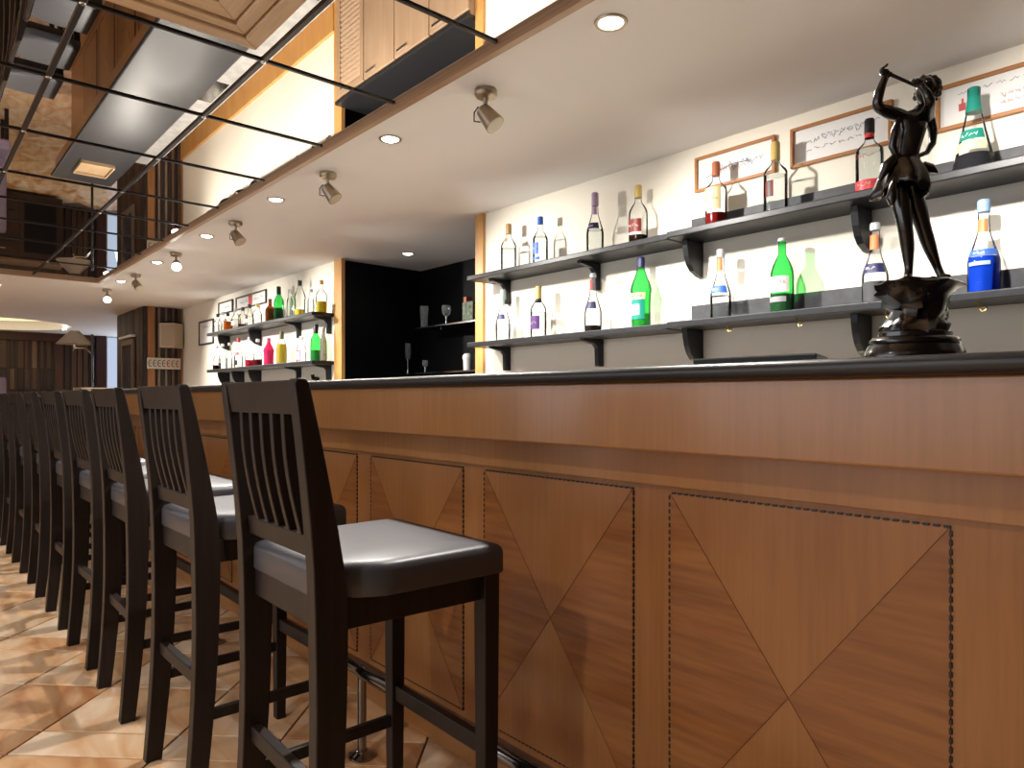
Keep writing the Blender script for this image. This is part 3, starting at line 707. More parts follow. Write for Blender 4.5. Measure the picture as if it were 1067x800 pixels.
# far shelves (positions found from the pixel column on the line of the bottles)
def y_at(px, X): t = (px - CX) / F; return X * (CA - t * SA) / (SA + t * CA)
GF = 'bottles on the far shelves'
ZFU, ZFL = 1.795, 1.405
YEL = liquid('yellow', (.72, .58, .06), .6); REDL = liquid('syrup', (.45, .02, .05), .6)
FAR = [
 ('clear bottle at the far left end of the far upper shelf', 227, ZFU, .21, 'round', G_CLEAR, (G_WATER, .4), (LBLK, .85), ()),
 ('clear bottle second from the left end of the far upper shelf', 232, ZFU, .22, 'round', G_CLEAR, (G_WATER, .4), (LSILV, .85), ()),
 ('bottle of orange liquor on the far upper shelf', 237.5, ZFU, .19, 'round', G_CLEAR, (liquid('orange', (.85, .28, .04), .6), .55), (LBLK, .85), ()),
 ('clear bottle just right of the orange liquor on the far upper shelf', 246, ZFU, .22, 'round', G_CLEAR, (G_WATER, .5), (LSILV, .85), ((LW, .2, .4, 50),)),
 ('clear bottle with black foot on the far upper shelf below the twin frames', 253, ZFU, .21, 'square', G_CLEAR, (liquid('cola', (.02, .008, .006), .8), .2), (LBLK, .85), ()),
 ('clear bottle with white label on the far upper shelf below the twin frames', 260, ZFU, .22, 'cone', G_CLEAR, (G_WATER, .5), (LBLK, .85), ((LW, .2, .35, 50),)),
 ('clear bottle with gold cap left of the brown bottle on the far upper shelf', 268, ZFU, .21, 'round', G_CLEAR, (G_WATER, .5), (LGOLD, .85), ()),
 ('squat brown bottle on the far upper shelf', 281.5, ZFU, .22, 'round', G_BROWN, (liquid('brown', (.30, .09, .025), .7), .6), (L('brown', (.2, .06, .02)), .8), ()),
 ('tall green bottle with black capsule on the far upper shelf', 290.5, ZFU, .31, 'wine', G_GREEN, (liquid('wine', (.02, .05, .025), .6), .38), (LBLK, .78), ()),
 ('tall plain clear bottle right of the green one on the far upper shelf', 302, ZFU, .26, 'slim', G_CLEAR, (G_WATER, .7), (LSILV, .9), ()),
 ('tall clear bottle with black cap and yellow liquor on the far upper shelf', 312.5, ZFU, .31, 'vermouth', G_CLEAR, (YEL, .20), (LBLK, .86), ()),
 ('slim clear bottle between the two yellow ones on the far upper shelf', 324, ZFU, .21, 'slim', G_CLEAR, (G_WATER, .6), (LSILV, .9), ()),
 ('clear bottle with yellow liquor nearest the recess on the far upper shelf', 335, ZFU, .26, 'round', G_CLEAR, (YEL, .34), (LGOLD, .88), ()),
 ('clear bottle with black foot at the left end of the far lower shelf', 226, ZFL, .26, 'cone', G_CLEAR, (liquid('cola', (.02, .008, .006), .8), .2), (LSILV, .9), ()),
 ('clear long-necked bottle second from the left on the far lower shelf', 232, ZFL, .27, 'cone', G_CLEAR, (G_WATER, .4), (LW, .9), ((LBLK, .1, .25, 50),)),
 ('clear slim bottle third from the left on the far lower shelf', 239, ZFL, .27, 'slim', G_CLEAR, (G_WATER, .4), (LW, .9), ()),
 ('clear bottle with red collar and black label on the far lower shelf', 248.5, ZFL, .30, 'cone', G_CLEAR, (G_WATER, .4), (LR, .88), ((LR, .44, .54, 80), (LBLK, .1, .26, 60))),
 ('clear bottle with short measure of red syrup on the far lower shelf', 260, ZFL, .29, 'cone', G_CLEAR, (REDL, .24), (LSILV, .9), ()),
 ('clear bottle with dark red liquor left of the pink bottle on the far lower shelf', 268.5, ZFL, .26, 'cone', G_CLEAR, (liquid('darkred', (.12, .01, .015), .7), .26), (LSILV, .9), ()),
 ('bright pink bottle on the far lower shelf', 280, ZFL, .25, 'vermouth', glass('pink_glass', (.85, .05, .18), .6, .55), (liquid('pink', (.75, .04, .14), .7), .6), (LPINK, .86), ()),
 ('yellow liqueur bottle with dark neck on the far lower shelf', 293.5, ZFL, .29, 'wine', G_CLEAR, (liquid('mustard', (.55, .43, .05), .7), .62), (L('olive', (.10, .09, .02)), .78), ()),
 ('small clear bottle with pink outlined label on the far lower shelf', 314, ZFL, .22, 'round', G_CLEAR, (G_WATER, .4), (LW, .85), ((LPINK, .05, .46, 58), (LW, .09, .42, 50))),
 ('green wine bottle with dark neck on the far lower shelf', 329, ZFL, .30, 'wine', G_GREEN, (liquid('bottlegreen', (.015, .30, .06), .6), .3), (LBLK, .76), ()),
 ('slim grey bottle nearest the recess on the far lower shelf', 337, ZFL, .27, 'slim', glass('smoke_glass', (.45, .43, .36), .5, .2), None, (LGR, .9), ()),
]
for lb, px, z, h, sp, gl_, lq, cp, lab in FAR:
    bottle(lb, (XB, y_at(px, XB), z), h, sp, gl_, lq, cp, lab, group=GF, seg=14)

# ------------------------------------------------------------------ framed writing on the walls
def scribble(x, y0, y1, z, amp, n, seed, tilt=0.0):
    rnd = random.Random(seed); m = MB(); y = y0
    for q in range(n):
        yy = y0 + (y1 - y0) * q / n; wd = (y1 - y0) / n * .7; pts = []
        for i in range(6):
            pts.append((x, yy + wd * i / 5, z + tilt * (yy - y0) + rnd.uniform(-amp, amp)))
        m.tube(pts, .0008, 4)
    return m
def frame(label, ya, yb, za, zb, fw, mat, marks, xw=XW, group='frames on the back wall'):
    r = thing('picture_frame', label, 'picture', (0, 0, 0), group=group)
    x0 = xw - .018
    for pts in ([(ya, za), (yb, za), (yb - fw, za + fw), (ya + fw, za + fw)], [(yb, za), (yb, zb), (yb - fw, zb - fw), (yb - fw, za + fw)],
                [(yb, zb), (ya, zb), (ya + fw, zb - fw), (yb - fw, zb - fw)], [(ya, zb), (ya, za), (ya + fw, za + fw), (ya + fw, zb - fw)]):
        MB().prism(pts, 'X', x0, xw).build('frame_side', mat, r, bevel=.002)
    MB().box(xw - .007, xw, ya + fw, yb - fw, za + fw, zb - fw).build('sheet', M_PAPER, r)
    for (m, mt) in marks: m.build('writing', mt, r)
    return r
xs = XW - .0082
frame('wooden frame with ink calligraphy hung above the upper shelf, nearest the recess', 1.405, 1.782, 2.012, 2.165, .013, M_FRAME,
      [(scribble(xs, 1.70, 1.45, 2.085, .012, 9, 1, -.03), M_INK), (scribble(xs, 1.66, 1.56, 2.09, .022, 5, 2), M_REDINK), (scribble(xs, 1.56, 1.50, 2.09, .02, 3, 5), M_BLUEINK),
       (MB().tube([(xs, 1.73, 2.068), (xs, 1.60, 2.098), (xs, 1.52, 2.092)], .0016, 4), M_INK)])
frame('wooden frame with two lines of small writing, partly behind the statue', .964, 1.341, 2.008, 2.165, .013, M_FRAME,
      [(scribble(xs, 1.28, 1.03, 2.100, .010, 8, 3), M_INK), (scribble(xs, 1.28, 1.06, 2.068, .006, 7, 4), M_INK), (scribble(xs, 1.22, 1.00, 2.112, .005, 9, 8), M_BLUEINK)])
frame('wooden frame with small red writing, right of the statue at the edge of the view', .30, .826, 2.003, 2.157, .013, M_FRAME,
      [(scribble(xs, .64, .40, 2.075, .010, 12, 6), M_REDINK), (scribble(xs, .64, .36, 2.052, .006, 14, 9), M_REDINK), (scribble(xs, .76, .40, 2.118, .006, 10, 7), M_INK),
       (MB().box(xs - .001, xs, .738, .758, 2.058, 2.082), M_REDINK), (MB().box(xs - .001, xs, .744, .750, 2.082, 2.098), M_REDINK)])
M_DKFRAME = plain('dark_frame', (0.03, 0.025, 0.022), .4)
frame('small dark frame alone on the wall left of the far shelves', 8.10, 8.60, 1.72, 2.0, .018, M_DKFRAME, [(scribble(xs, 8.5, 8.2, 1.93, .02, 5, 11), M_INK)])
frame('small square dark frame above the far upper shelf', 7.50, 7.93, 2.02, 2.155, .014, M_DKFRAME, [(scribble(xs, 7.85, 7.58, 2.09, .02, 5, 12), M_INK)])
frame('wide dark frame above the far upper shelf', 6.60, 7.40, 2.02, 2.155, .014, M_DKFRAME, [(scribble(xs, 7.3, 7.08, 2.09, .02, 5, 13), M_INK), (scribble(xs, 6.92, 6.68, 2.09, .02, 6, 14), M_INK), (MB().box(xs - .001, xs, 6.96, 7.06, 2.04, 2.14), M_REDINK)])

# ------------------------------------------------------------------ contents of the black recess
cab = thing('back_cupboard', 'low beige cupboard with a louvred door under the black recess', 'cupboard', (0, 0, 0))
M_BEIGE = wood('beige_panel', (0.36, 0.24, 0.15), (0.46, 0.32, 0.21), 'Z', 0.45, 30)
MB().box(2.62, XN - .01, Y1 + .08, Y2 - .135, .05, 1.03).build('body', M_BEIGE, cab)
MB().box(2.585, XN - .01, Y1 + .08, Y2 - .135, 1.03, 1.06).build('top', M_BLACKTOP, cab, bevel=.003)
dy = (Y2 - .135 - Y1 - .08) / 4
for q in range(4):
    a = Y1 + .08 + dy * q + .006; b = a + dy - .012
    if q == 3:
        d = MB()
        for (p0, p1, q0, q1) in ((a, a + .05, .1, 1.0), (b - .05, b, .1, 1.0), (a + .05, b - .05, .1, .15), (a + .05, b - .05, .95, 1.0)): d.box(2.598, 2.619, p0, p1, q0, q1)
        dd = d.build('louvre_door', M_BEIGE, cab, bevel=.002)
        for i in range(20):
            z = .16 + i * .0395
            MB().prism([(2.600, z), (2.604, z - .004), (2.617, z + .026), (2.613, z + .030)], 'Y', a + .05, b - .05).build('slat', M_BEIGE, dd)
    else:
        dd = MB().box(2.60, 2.619, a, b, .1, 1.0).build('door', M_BEIGE, cab, bevel=.003)
        MB().box(2.588, 2.60, b - .16, b - .04, .955, .970).build('handle', M_CHROME, dd, bevel=.002)
M_SMOKE = plain('smoked_glass', (0.010, 0.011, 0.013), 0.05, spec=0.9)
for z, lb in ((1.30, 'lower dark glass shelf at the back of the black recess'), (1.67, 'upper dark glass shelf at the back of the black recess')):
    bh = thing('recess_shelf', lb, 'shelf', (0, 0, 0))
    MB().box(3.20, XN, Y1 + .06, 4.85, z, z + .012).build('shelf_pane', M_SMOKE, bh, bevel=.002)
    MB().box(3.194, 3.20, Y1 + .06, 4.55, z, z + .012).build('edge_strip', M_CHROME, bh)
    for yy in (3.7, 4.5): MB().box(3.22, XN, yy, yy + .012, z - .03, z).build('bracket', M_CHROME, bh)
G_SMK = glass('pale_glass', (0.80, 0.84, 0.86), .4, .10)
def stem(label, loc, k=1.0, kind='goblet'):
    P = {'goblet': [(.030, 0), (.031, .003), (.006, .010), (.004, .05), (.006, .075), (.030, .095), (.036, .130), (.033, .165)],
         'flute': [(.030, 0), (.031, .003), (.006, .008), (.004, .09), (.018, .115), (.024, .16), (.022, .24)],
         'beer': [(.030, 0), (.032, .004), (.030, .02), (.034, .12), (.038, .19), (.037, .20)]}[kind]
    r = thing('drinking_glass', label, 'glass', loc, group='glassware in the black recess')
    n = 5 if kind != 'beer' else 2
    Q = [(a * k, z * k) for a, z in P]
    MB().lathe(Q[:n], seg=18).build('foot', M_CHROME if kind != 'beer' else G_SMK, r, smooth=True)
    MB().lathe(Q[n - 1:], seg=18, cap=False).build('bowl', G_SMK, r, smooth=True)
    return r
stem('tall straight glass on the upper recess shelf', (3.30, y_at(442, 3.30), 1.682), .95, 'beer')
stem('ornate tall stemmed glass on the lower recess shelf', (3.30, y_at(425, 3.30), 1.312), 1.1, 'flute')
stem('short stemmed glass on the lower recess shelf', (3.30, y_at(443, 3.30), 1.312), .65, 'goblet')
stem('pale goblet at the right on the upper recess shelf', (3.30, y_at(465, 3.30), 1.682), 1.0, 'goblet')
sk = thing('cocktail_shaker', 'white rounded shaker on the lower recess shelf by the near post', 'shaker', (3.28, y_at(487, 3.28), 1.312), group=None)
MB().lathe([(.026, 0), (.030, .004), (.032, .09)], seg=18).build('body', M_WHITE, sk, smooth=True)
MB().lathe([(.036, .088), (.038, .10), (.036, .118), (.022, .132), (.002, .135)], seg=18).build('lid', M_WHITE, sk, smooth=True)
can = thing('liquor_box', 'mottled green box with red corner on the upper recess shelf', 'box', (3.30, y_at(492, 3.30), 1.682))
MB().box(-.05, .05, -.07, .06, 0, .155).build('carton', plain('mottled_green', (.12, .15, .10), .6, noise=.7, nscale=40), can, bevel=.003)
MB().box(-.03, .03, .035, .07, .155, .20).build('top_flap', plain('rust', (.42, .10, .05), .5), can, bevel=.003)

# small black pegs on the far wall, black till on the steel counter
for px, lb in ((332, 'small black peg on the far wall below the shelf, nearest the recess'), (239, 'small black peg on the far wall below the shelf, at its far end')):
    tag(MB().tube([(XW + .001, y_at(px, XW), 1.262), (XW - .05, y_at(px, XW), 1.270), (XW - .055, y_at(px, XW), 1.30)], [.018, .018, .016], 10).build('wall_peg', M_BLACK, smooth=True), lb, 'peg', 'black pegs on the far wall')
bx = thing('till', 'low black till standing on the steel counter behind the bar', 'till', (1.86, 1.00, .9005))
MB().prism([(-.12, -.2), (-.12, .2), (.12, .2), (.12, -.12), (.06, -.2)], 'Z', 0, .12).build('drawer', M_BLACK, bx, bevel=.004)
MB().prism([(-.10, -.18), (-.10, .19), (.10, .19), (.10, -.12)], 'Z', .12, .316).build('body', M_BLACK, bx, bevel=.004)
MB().box(-.106, -.10, -.15, .16, .15, .295).build('screen', M_NICHE, bx)

# ------------------------------------------------------------------ soffit lamps
def spot(label, x, y, lit, yaw, pitch):
    r = thing('spotlight', label, 'spotlight', (x, y, ZS), group='adjustable spotlights on the soffit')
    MB().lathe([(.040, 0), (.042, -.004), (.042, -.018), (.036, -.026), (.012, -.030)], seg=24).build('canopy', M_FIXTURE, r, smooth=True)
    MB().tube([(0, 0, -.028), (0, .004, -.05), (.004, .006, -.075)], [.011, .008, .010], 10).build('arm', M_FIXTURE, r, smooth=True)
    mt = Matrix.Translation((.004, .006, -.082)) @ Matrix.Rotation(yaw, 4, 'Z') @ Matrix.Rotation(pitch, 4, 'Y')
    def T(m): m.v = [tuple(mt @ Vector(p)) for p in m.v]; return m
    h = T(MB().lathe([(.012, .030), (.026, .020), (.030, 0), (.036, -.045), (.038, -.060), (.034, -.060)], seg=22)).build('head', M_FIXTURE, r, smooth=True)
    T(MB().lathe([(.001, -.0615), (.033, -.0610)], seg=22, cap=False)).build('lens', M_BULB if lit else M_OFFLENS, h)
    T(MB().tube([(-.034, 0, -.01), (-.05, 0, .01), (-.03, .0, .035), (-.005, 0, .04)], .003, 6)).build('cable', M_JOINT, h, smooth=True)
    d = mt.to_3x3() @ Vector((0, 0, -1)); p = mt @ Vector((0, 0, -.075))
    return r
SPY = [1.96, 3.20, 4.47, 5.73, 6.95, 8.10]
SPL = ['bronze spotlight hanging from the soffit, nearest the camera', 'bronze spotlight second along the soffit', 'bronze spotlight third along the soffit',
       'lit bronze spotlight fourth along the soffit', 'bronze spotlight fifth along the soffit', 'lit bronze spotlight at the far end of the soffit']
for i, y in enumerate(SPY):
    lit = i in (3, 5)
    spot(SPL[i], 1.60, y, lit, math.radians([-60, -50, -62, 75, -60, 78][i]), math.radians(-38 if not lit else 58))
    light('spot_beam', 'SPOT', (1.66, y, ZS - .16), (XW, y - .45, 1.45), P_SPOT, NEUT, .03, 92, .9)
light('spot_beam', 'SPOT', (1.66, .70, ZS - .16), (XW, .3, 1.45), P_SPOT, NEUT, .03, 92, .9)
DY = [1.36, 2.60, 3.815, 4.99, 6.22, 7.45]
DL = ['bright round downlight in the soffit, nearest the camera', 'bright round downlight second along the soffit', 'bright round downlight third along the soffit',
      'bright round downlight fourth along the soffit', 'bright round downlight fifth along the soffit', 'bright round downlight at the far end of the soffit']
def downlight(label, x, y, z=ZS, power=None):
    r = thing('downlight', label, 'downlight', (x, y, z), group='recessed downlights')
    MB().lathe([(.036, -.001), (.038, -.005), (.048, -.005), (.050, -.0005)], seg=24, cap=False).build('rim', M_FIXTURE, r, smooth=True)
    MB().lathe([(.036, -.0015), (.026, -.008), (.001, -.012)], seg=20, cap=False).build('bulb', M_BULB, r, smooth=True)
    light('downlight_beam', 'SPOT', (x, y, z - .03), (x, y, 0), power or P_DOWN, NEUT, .03, 150, .7)
for lb, y in zip(DL, DY): downlight(lb, 1.59, y)
downlight('round downlight in the recess ceiling', 2.95, y_at(425, 2.95), power=3)
downlight('round downlight in the far ceiling by the lit recess', 2.0, 13.2, power=12)
downlight('round downlight in the far ceiling left of the spotlights', .72, 8.5, power=25)
for i, (x, y) in enumerate(((-.93, -.6), (-.93, 1.05), (-.93, 2.6), (-.93, 4.4), (-.93, 6.2), (-2.2, 1.8), (-2.2, 5.2))):
    downlight(['downlight over the seating side at the near wall', 'downlight over the seating side beside the camera', 'downlight over the seating side by the second stool', 'downlight over the seating side by the fourth stool',
               'downlight over the seating side by the far stools', 'outer downlight over the near seating', 'outer downlight over the far seating'][i], x, y, power=P_ROOM * [.25, 2.6, 1, 1, 1, .8, .8][i])

# ------------------------------------------------------------------ bronze statue
PXM = 1.2056 / F                       # metres per photo pixel at the statue
st = thing('statue', 'dark bronze statue of a piping youth on a rocky plinth standing on the bar', 'statue', (1.32, .444, SLABZ1), -ANG)
def sp(px, py, dep=0.0):               # local x = to the right in the photo, y = depth, z = up
    return Vector(((px - 953) * PXM, dep, EYE + (HY - py) * PXM - SLABZ1))
zb = lambda py: EYE + (HY - py) * PXM - SLABZ1
MB().lathe([(.081, 0), (.083, .006), (.080, .016), (.074, zb(360))], seg=36, sy=.8).build('plinth', M_BRONZE, st, smooth=True)
MB().lathe([(.071, zb(360)), (.073, zb(358)), (.073, zb(355)), (.068, zb(352)), (.060, zb(351)), (.060, zb(347)), (.055, zb(345))], seg=36, sy=.8).build('plinth_step', M_BRONZE, st, smooth=True)
# rock
rk = MB(); rnd = random.Random(5); segs = 26; rings = []
for py, rx, ry, ox in ((347, .052, .044, 0), (340, .050, .043, 0), (332, .042, .038, 3), (324, .041, .038, 4), (316, .046, .040, 2), (308, .056, .044, 0), (301, .064, .046, 2), (296, .068, .046, 4), (292.5, .058, .038, 4), (291, .03, .02, 4)):
    rings.append([((ox * PXM) + rx * math.cos(2 * PI * q / segs) * (1 + .13 * math.sin(q * 2.1 + py * .25) + rnd.uniform(-.10, .10)), ry * math.sin(2 * PI * q / segs) * (1 + .13 * math.cos(q * 1.7 + py * .2) + rnd.uniform(-.10, .10)), zb(py) + rnd.uniform(-.003, .003)) for q in range(segs)])
rk.sweep(rings).build('rock', M_BRONZE, st, smooth=True)
def skin_fig(name, chains, parent, mat, sub=2):
    """chains: list of [(point, radius), ...]; points closer than 0.1 mm are merged; the first point is the root"""
    V = []; Rr = []; E = []
    def idx(p, r):
        for i, q in enumerate(V):
            if (q - p).length < 1e-4: return i
        V.append(p); Rr.append(r); return len(V) - 1
    for ch in chains:
        last = None
        for p, r in ch:
            i = idx(p, r)
            if last is not None and last != i: E.append((last, i))
            last = i
    me = bpy.data.meshes.new(name); me.from_pydata([tuple(v) for v in V], E, []); me.materials.append(mat)
    o = bpy.data.objects.new(name, me); COL.objects.link(o); o.parent = parent
    sk_ = o.modifiers.new('skin', 'SKIN'); sk_.use_smooth_shade = True; sk_.branch_smoothing = .6
    if not me.skin_vertices: me.skin_vertices.new(name='')
    for i, r in enumerate(Rr):
        rv = r if isinstance(r, tuple) else (r, r)
        me.skin_vertices[0].data[i].radius = rv; me.skin_vertices[0].data[i].use_root = (i == 0)
    ss = o.modifiers.new('sub', 'SUBSURF'); ss.levels = sub; ss.render_levels = sub
    return o
K = PXM
pelvis = (sp(942, 182), (15 * K, 13 * K)); waist = (sp(941, 164, -.004), (13.5 * K, 11 * K)); ribs = (sp(947, 145, -.004), (18 * K, 13 * K)); chest = (sp(953, 128, -.002), (20 * K, 14 * K))
neckb = (sp(960, 115, .0), (9 * K, 8 * K)); neck = (sp(962.5, 108), 6.5 * K)
hipL, kneeL, ankL, toeL = (sp(935, 194, -.006), 10.5 * K), (sp(940, 238, -.010), 7.6 * K), (sp(946, 281, -.004), 4.2 * K), (sp(938, 292.5, -.026), 3.6 * K)
hipR, kneeR, ankR, toeR = (sp(951, 195, .006), 10.5 * K), (sp(963, 234, .004), 7.8 * K), (sp(981, 278, .010), 4.2 * K), (sp(987, 290, -.010), 3.6 * K)
shL, elL, wrL, haL = (sp(936, 124, -.012), 8 * K), (sp(904, 118.5, -.030), 5.6 * K), (sp(909, 95, -.036), 3.9 * K), (sp(912, 88, -.036), 4.4 * K)
shR, elR, wrR, haR = (sp(965, 124, .0), 7.5 * K), (sp(951, 119, -.052), 5.0 * K), (sp(946, 106, -.048), 3.6 * K), (sp(943.5, 99, -.043), 4.0 * K)
fig = skin_fig('body', [
    [pelvis, waist, ribs, chest, neckb, neck],
    [pelvis, hipL, (sp(937, 216, -.008), 10 * K), kneeL, (sp(944, 256, -.005), 7.2 * K), ankL, (sp(944, 290, -.006), 4.6 * K), toeL],
    [pelvis, hipR, (sp(957, 215, .004), 10 * K), kneeR, (sp(971, 254, .008), 7.2 * K), ankR, (sp(984, 288, .006), 4.6 * K), toeR],
    [chest, shL, (sp(920, 122, -.020), 7.0 * K), elL, (sp(905, 108, -.033), 5.6 * K), wrL, haL],
    [chest, shR, (sp(959, 122, -.026), 6.2 * K), elR, (sp(948.5, 112.5, -.052), 4.9 * K), wrR, haR],
], st, M_BRONZE)
# head: an ovoid tilted back, with face and curls
hm = MB(); hr = 12.2 * K; rings = []
for i in range(15):
    t = PI * i / 14; z = -math.cos(t) * 1.22; rr_ = math.sin(t)
    ring = []
    for q in range(24):
        a = 2 * PI * q / 24; x, y = rr_ * math.cos(a), rr_ * .88 * math.sin(a)
        f = max(0, -math.cos(a)) ** 6 * rr_                       # face points towards -x
        if -0.25 < z < .2: x -= f * .22 * (1 - abs(z + .05) * 2.5)  # nose
        if -.75 < z < -.45: x -= f * .10                            # mouth and chin
        if .18 < z < .36: x += f * .08                              # eye hollow
        ring.append(Vector((x, y, z)) * hr)
    rings.append(ring)
RM = Matrix.Translation(sp(966, 94.5)) @ Matrix.Rotation(math.radians(38), 4, 'Z') @ Matrix.Rotation(math.radians(14), 4, 'Y')
hm.sweep([[RM @ p for p in r] for r in rings])
head = hm.build('head', M_BRONZE, st, smooth=True)
for sgn in (-1, 1):
    e = MB().lathe([(.0005, -1.6 * K), (1.6 * K, -.8 * K), (1.8 * K, 0), (1.6 * K, .8 * K), (.0005, 1.6 * K)], seg=10)
    e.v = [tuple(RM @ (Vector((-.84, sgn * .36, .22)) * hr + Vector(p))) for p in e.v]; e.build('eye', M_BRONZE, head, smooth=True)
    e = MB().lathe([(.0005, -3 * K), (1.5 * K, -1.5 * K), (1.7 * K, 1 * K), (.0005, 3 * K)], seg=10)
    e.v = [tuple(RM @ (Vector((.1, sgn * .93, .0)) * hr + Vector(p))) for p in e.v]; e.build('ear', M_BRONZE, head, smooth=True)
curls = MB()
for q in range(130):
    a = rnd.uniform(-2.3, 2.3); el = rnd.uniform(-.55, 1.45)
    if abs(a) > 1.7 and el < .5: continue
    if abs(a) > 2.0 and el < .9: continue
    c = RM @ (Vector((math.cos(a) * math.cos(el), math.sin(a) * .9 * math.cos(el), 1.2 * math.sin(el))) * hr)
    s_ = rnd.uniform(2.2, 3.4) * K
    curls.lathe([(.0003, -s_), (.75 * s_, -.66 * s_), (s_, 0), (.75 * s_, .66 * s_), (.0003, s_)], tuple(c), 8)
for (px, py) in ((961, 80), (973, 80.5), (951, 84), (979, 88)):
    p = sp(px, py); curls.tube([p + Vector((-(px - 965) * K * .35, 0, -.008)), p, p + Vector((.002, -.003, .002))], [.004, .0028, .002], 7)
curls.build('hair', M_BRONZE, head, smooth=True)
# pipe held in both hands and fingers wrapped around it
tube0, tube1 = sp(906, 83, -.036), sp(951, 100.5, -.030)
MB().tube([tube0, tube1], [2.0 * K, 1.5 * K], 10).build('pipe', M_BRONZE, st, smooth=True)
ax = (tube1 - tube0).normalized()
for (hc, nm) in ((sp(911.5, 86.5, -.036), 'hand'), (sp(943.5, 97.5, -.041), 'hand')):
    hb = MB()
    side = Vector((0, -1, 0)); up = ax.cross(side).normalized()
    for q in range(4):                                   # four fingers curled over the pipe
        c = hc + ax * ((q - 1.5) * 2.6 * K); ln = [3.6, 4.2, 4.0, 3.2][q] * K
        hb.tube([c + up * -ln * .6 + side * -1.0 * K, c + up * -.2 * ln + side * 2.6 * K, c + up * ln * .7 + side * 2.4 * K, c + up * ln * 1.05 + side * -.4 * K], [1.5 * K, 1.5 * K, 1.35 * K, 1.0 * K], 7)
    c = hc + ax * (-4.6 * K)
    hb.tube([hc + up * -3 * K, c + up * -1.0 * K + side * -1 * K, c + up * 2.6 * K - side * .8 * K], [1.7 * K, 1.5 * K, 1.1 * K], 7)   # thumb
    hb.lathe([(.0005, -4.2 * K), (3.4 * K, -2.6 * K), (3.9 * K, 0), (3.2 * K, 2.4 * K), (.0005, 3.6 * K)], tuple(hc + up * -2.6 * K + Vector((0, .004, 0))), 12, sy=.62)
    hb.build(nm, M_BRONZE, st, smooth=True)
MB().tube([tube0 + Vector((0, 0, 0)), sp(912, 79, -.036), sp(913.5, 77, -.036)], [1.3 * K, 1.2 * K, .9 * K], 7).build('pipe_key', M_BRONZE, st, smooth=True)
# tunic skirt flaring from the waist, with a hanging pouch and a loop of cloth
rings = []
for py, rx, ry, ox in ((165, 15.5, 13, -12), (170, 18, 15, -12), (177, 22, 18, -11), (186, 25, 21, -11), (194, 26, 22, -12), (201, 25.5, 22, -14)):
    ring = []
    for q in range(40):
        a = 2 * PI * q / 40; fl = (py - 165) / 36
        wv = 1 + .14 * fl * math.sin(a * 7 + .8) + .08 * fl * math.sin(a * 3)
        drop = 6 * fl * math.sin(a * 2 + 2.3)
        ring.append(sp(953 + ox + rx * wv * math.cos(a), py + drop) + Vector((0, ry * wv * math.sin(a) * K, 0)))
    rings.append(ring)
sk2 = MB().sweep(rings, cap=False).build('tunic_skirt', M_BRONZE, st, smooth=True)
so = sk2.modifiers.new('solid', 'SOLIDIFY'); so.thickness = .0025
MB().tube([sp(926, 168, -.02), sp(917, 178, -.022), sp(911, 192, -.018)], [4 * K, 6 * K, 1.5 * K], 10).build('cloth_end', M_BRONZE, st, smooth=True)
MB().tube([sp(958, 176, -.01), sp(966, 178, -.012), sp(973, 182, -.012)], [6 * K, 5 * K, 1.2 * K], 10).build('cloth_end', M_BRONZE, st, smooth=True)
MB().tube([sp(923, 190, -.03), sp(920, 202, -.032), sp(919, 212, -.032), sp(919, 220, -.032)], [1.5 * K, 4 * K, 5.5 * K, 1.5 * K], 12).build('pouch', M_BRONZE, st, smooth=True)
MB().tube([sp(973, 122, .01), sp(977, 134, .012), sp(974, 148, .006), sp(966, 159, 0), sp(954, 164, -.004), sp(944, 163, -.006)], [5 * K, 4.6 * K, 3.6 * K, 2.6 * K, 2.4 * K, 2.4 * K], 10).build('sash', M_BRONZE, st, smooth=True)
MB().tube([sp(930, 128, -.022), sp(926, 142, -.020), sp(925, 156, -.016), sp(930, 168, -.016)], [2.2 * K, 4 * K, 4 * K, 3 * K], 10).build('drape', M_BRONZE, st, smooth=True)

# ------------------------------------------------------------------ far end of the room
fl = thing('floor_lamp', 'dark floor lamp with a pale flared shade near the plank pier', 'floor lamp', (1.72, 9.50, 0))
MB().lathe([(.15, 0.0005), (.15, .02), (.03, .04)], seg=24).build('base', M_BLACK, fl, smooth=True)
MB().tube([(0, 0, .03), (0, 0, 1.86)], .014, 10).build('pole', M_BRONZE, fl, smooth=True)
MB().tube([(0, 0, 1.62), (-.06, .05, 1.70), (-.16, .12, 1.70), (-.17, .13, 1.66)], .009, 8).build('arm', M_CHROME, fl, smooth=True)
MB().lathe([(.05, 1.90), (.19, 1.745), (.187, 1.743), (.048, 1.895)], (-.16, .12, 0), 28, cap=False).build('lamp_shade', plain('shade_cloth', (.42, .36, .29), .7), fl, smooth=True)
MB().lathe([(.001, 1.70), (.018, 1.71), (.018, 1.75), (.001, 1.76)], (-.16, .12, 0), 14).build('bulb', M_CHROME, fl, smooth=True)

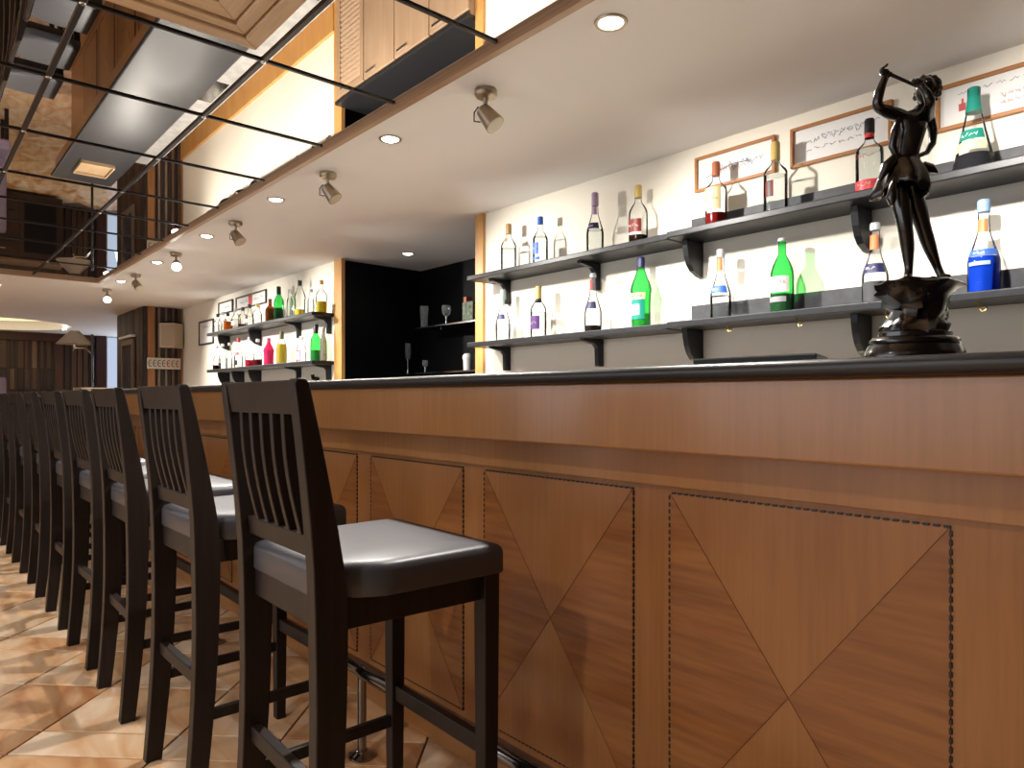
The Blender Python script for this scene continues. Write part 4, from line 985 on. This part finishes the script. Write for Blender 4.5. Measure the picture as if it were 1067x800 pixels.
sp_box = thing('speaker', 'beige corner loudspeaker high on the plank pier', 'speaker', (2.52, YC - .031, 1.72))
MB().prism([(-.14, 0), (-.14, -.06), (.0, -.16), (.13, -.06), (.13, 0)], 'Z', 0, .30).build('cabinet', plain('beige_speaker', (.50, .40, .29), .6), sp_box, bevel=.006)
MB().prism([(-.125, -.074), (-.005, -.160), (-.005, -.164), (-.128, -.078)], 'Z', .02, .28).build('grille', plain('speaker_cloth', (.40, .31, .23), .9, bump=.4, nscale=300), sp_box)
MB().box(-.10, .10, -.05, -.005, .30, .325).build('bracket', M_BLACK, sp_box)
sg = thing('sign_board', 'cream painted sign with dark rounded ornament on the plank pier', 'sign', (2.44, YC - .031, 1.46))
MB().box(-.19, .19, -.02, 0, 0, .135).build('board', plain('sign_cream', (.62, .55, .45), .6), sg, bevel=.003)
for q in range(7):
    xx = -.155 + q * .052; pts = []
    for i in range(9):
        t = math.radians(50 + 260 * i / 8); pts.append((xx + .019 * math.cos(t), -.021, .068 + .040 * math.sin(t)))
    MB().tube(pts, .0055, 5).build('ornament', M_INK if q < 4 else plain('rust_ink', (.30, .10, .04), .7), sg)
    MB().tube([(xx - .008, -.021, .068), (xx + .012, -.021, .075)], .005, 5).build('ornament', M_INK if q < 4 else MATS['rust_ink'], sg)

sb = thing('sideboard', 'dark wooden sideboard with drawers against the far board wall', 'sideboard', (1.2, YF - .37, 0))
M_SB = wood('sideboard_wood', (0.020, 0.011, 0.008), (0.045, 0.024, 0.016), 'X', .35, 50)
MB().box(-1.0, .85, -.22, .25, .05, 1.12).build('body', M_SB, sb, bevel=.005)
MB().box(-1.03, .88, -.25, .25, 1.12, 1.16).build('top', BOARD[2], sb, bevel=.004)
for c in range(3):
    xa = -.96 + c * .61
    if c < 2:
        for r_ in range(4):
            d = MB().box(xa, xa + .56, -.236, -.22, .12 + r_ * .245, .34 + r_ * .245).build('drawer', M_SB, sb, bevel=.004)
            MB().box(xa + .14, xa + .42, -.256, -.236, .23 + r_ * .245, .245 + r_ * .245).build('handle', M_CHROME, d, bevel=.003)
    else:
        d = MB().box(xa, xa + .56, -.236, -.22, .12, 1.075).build('door', M_SB, sb, bevel=.004)
        MB().box(xa + .06, xa + .50, -.238, -.236, .2, 1.0).build('panel', M_BLACK, d)
ch = thing('armchair', 'lilac upholstered high-backed chair at the far left', 'armchair', (.72, 10.2, 0), math.radians(180))
M_LIL = plain('lilac_cloth', (.30, .24, .34), .85, bump=.2, nscale=120)
MB().box(-.26, .26, -.25, .25, .36, .48).build('seat', M_LIL, ch, bevel=.03)
MB().box(-.26, .26, -.30, -.20, .44, 1.36).build('backrest', M_LIL, ch, bevel=.03)
for sx in (-1, 1):
    for sy in (-1, 1): MB().box(sx * .22 - .02, sx * .22 + .02, sy * .21 - .02, sy * .21 + .02, 0, .37).build('leg', M_STOOL, ch, bevel=.003)
M_TRAY = wood('tray_wood', (0.26, 0.17, 0.09), (0.36, 0.25, 0.14), 'Y', 0.5, 60)
tr = thing('tray', 'pale wooden tray on the far end of the bar', 'tray', (1.40, 7.65, SLABZ1))
MB().box(-.14, .14, -.20, .20, 0, .010).build('base', M_TRAY, tr, bevel=.003)
for (a, b, c, d) in ((-.14, -.128, -.20, .20), (.128, .14, -.20, .20), (-.128, .128, -.20, -.188), (-.128, .128, .188, .20)):
    MB().box(a, b, c, d, .010, .035).build('side', M_TRAY, tr, bevel=.002)
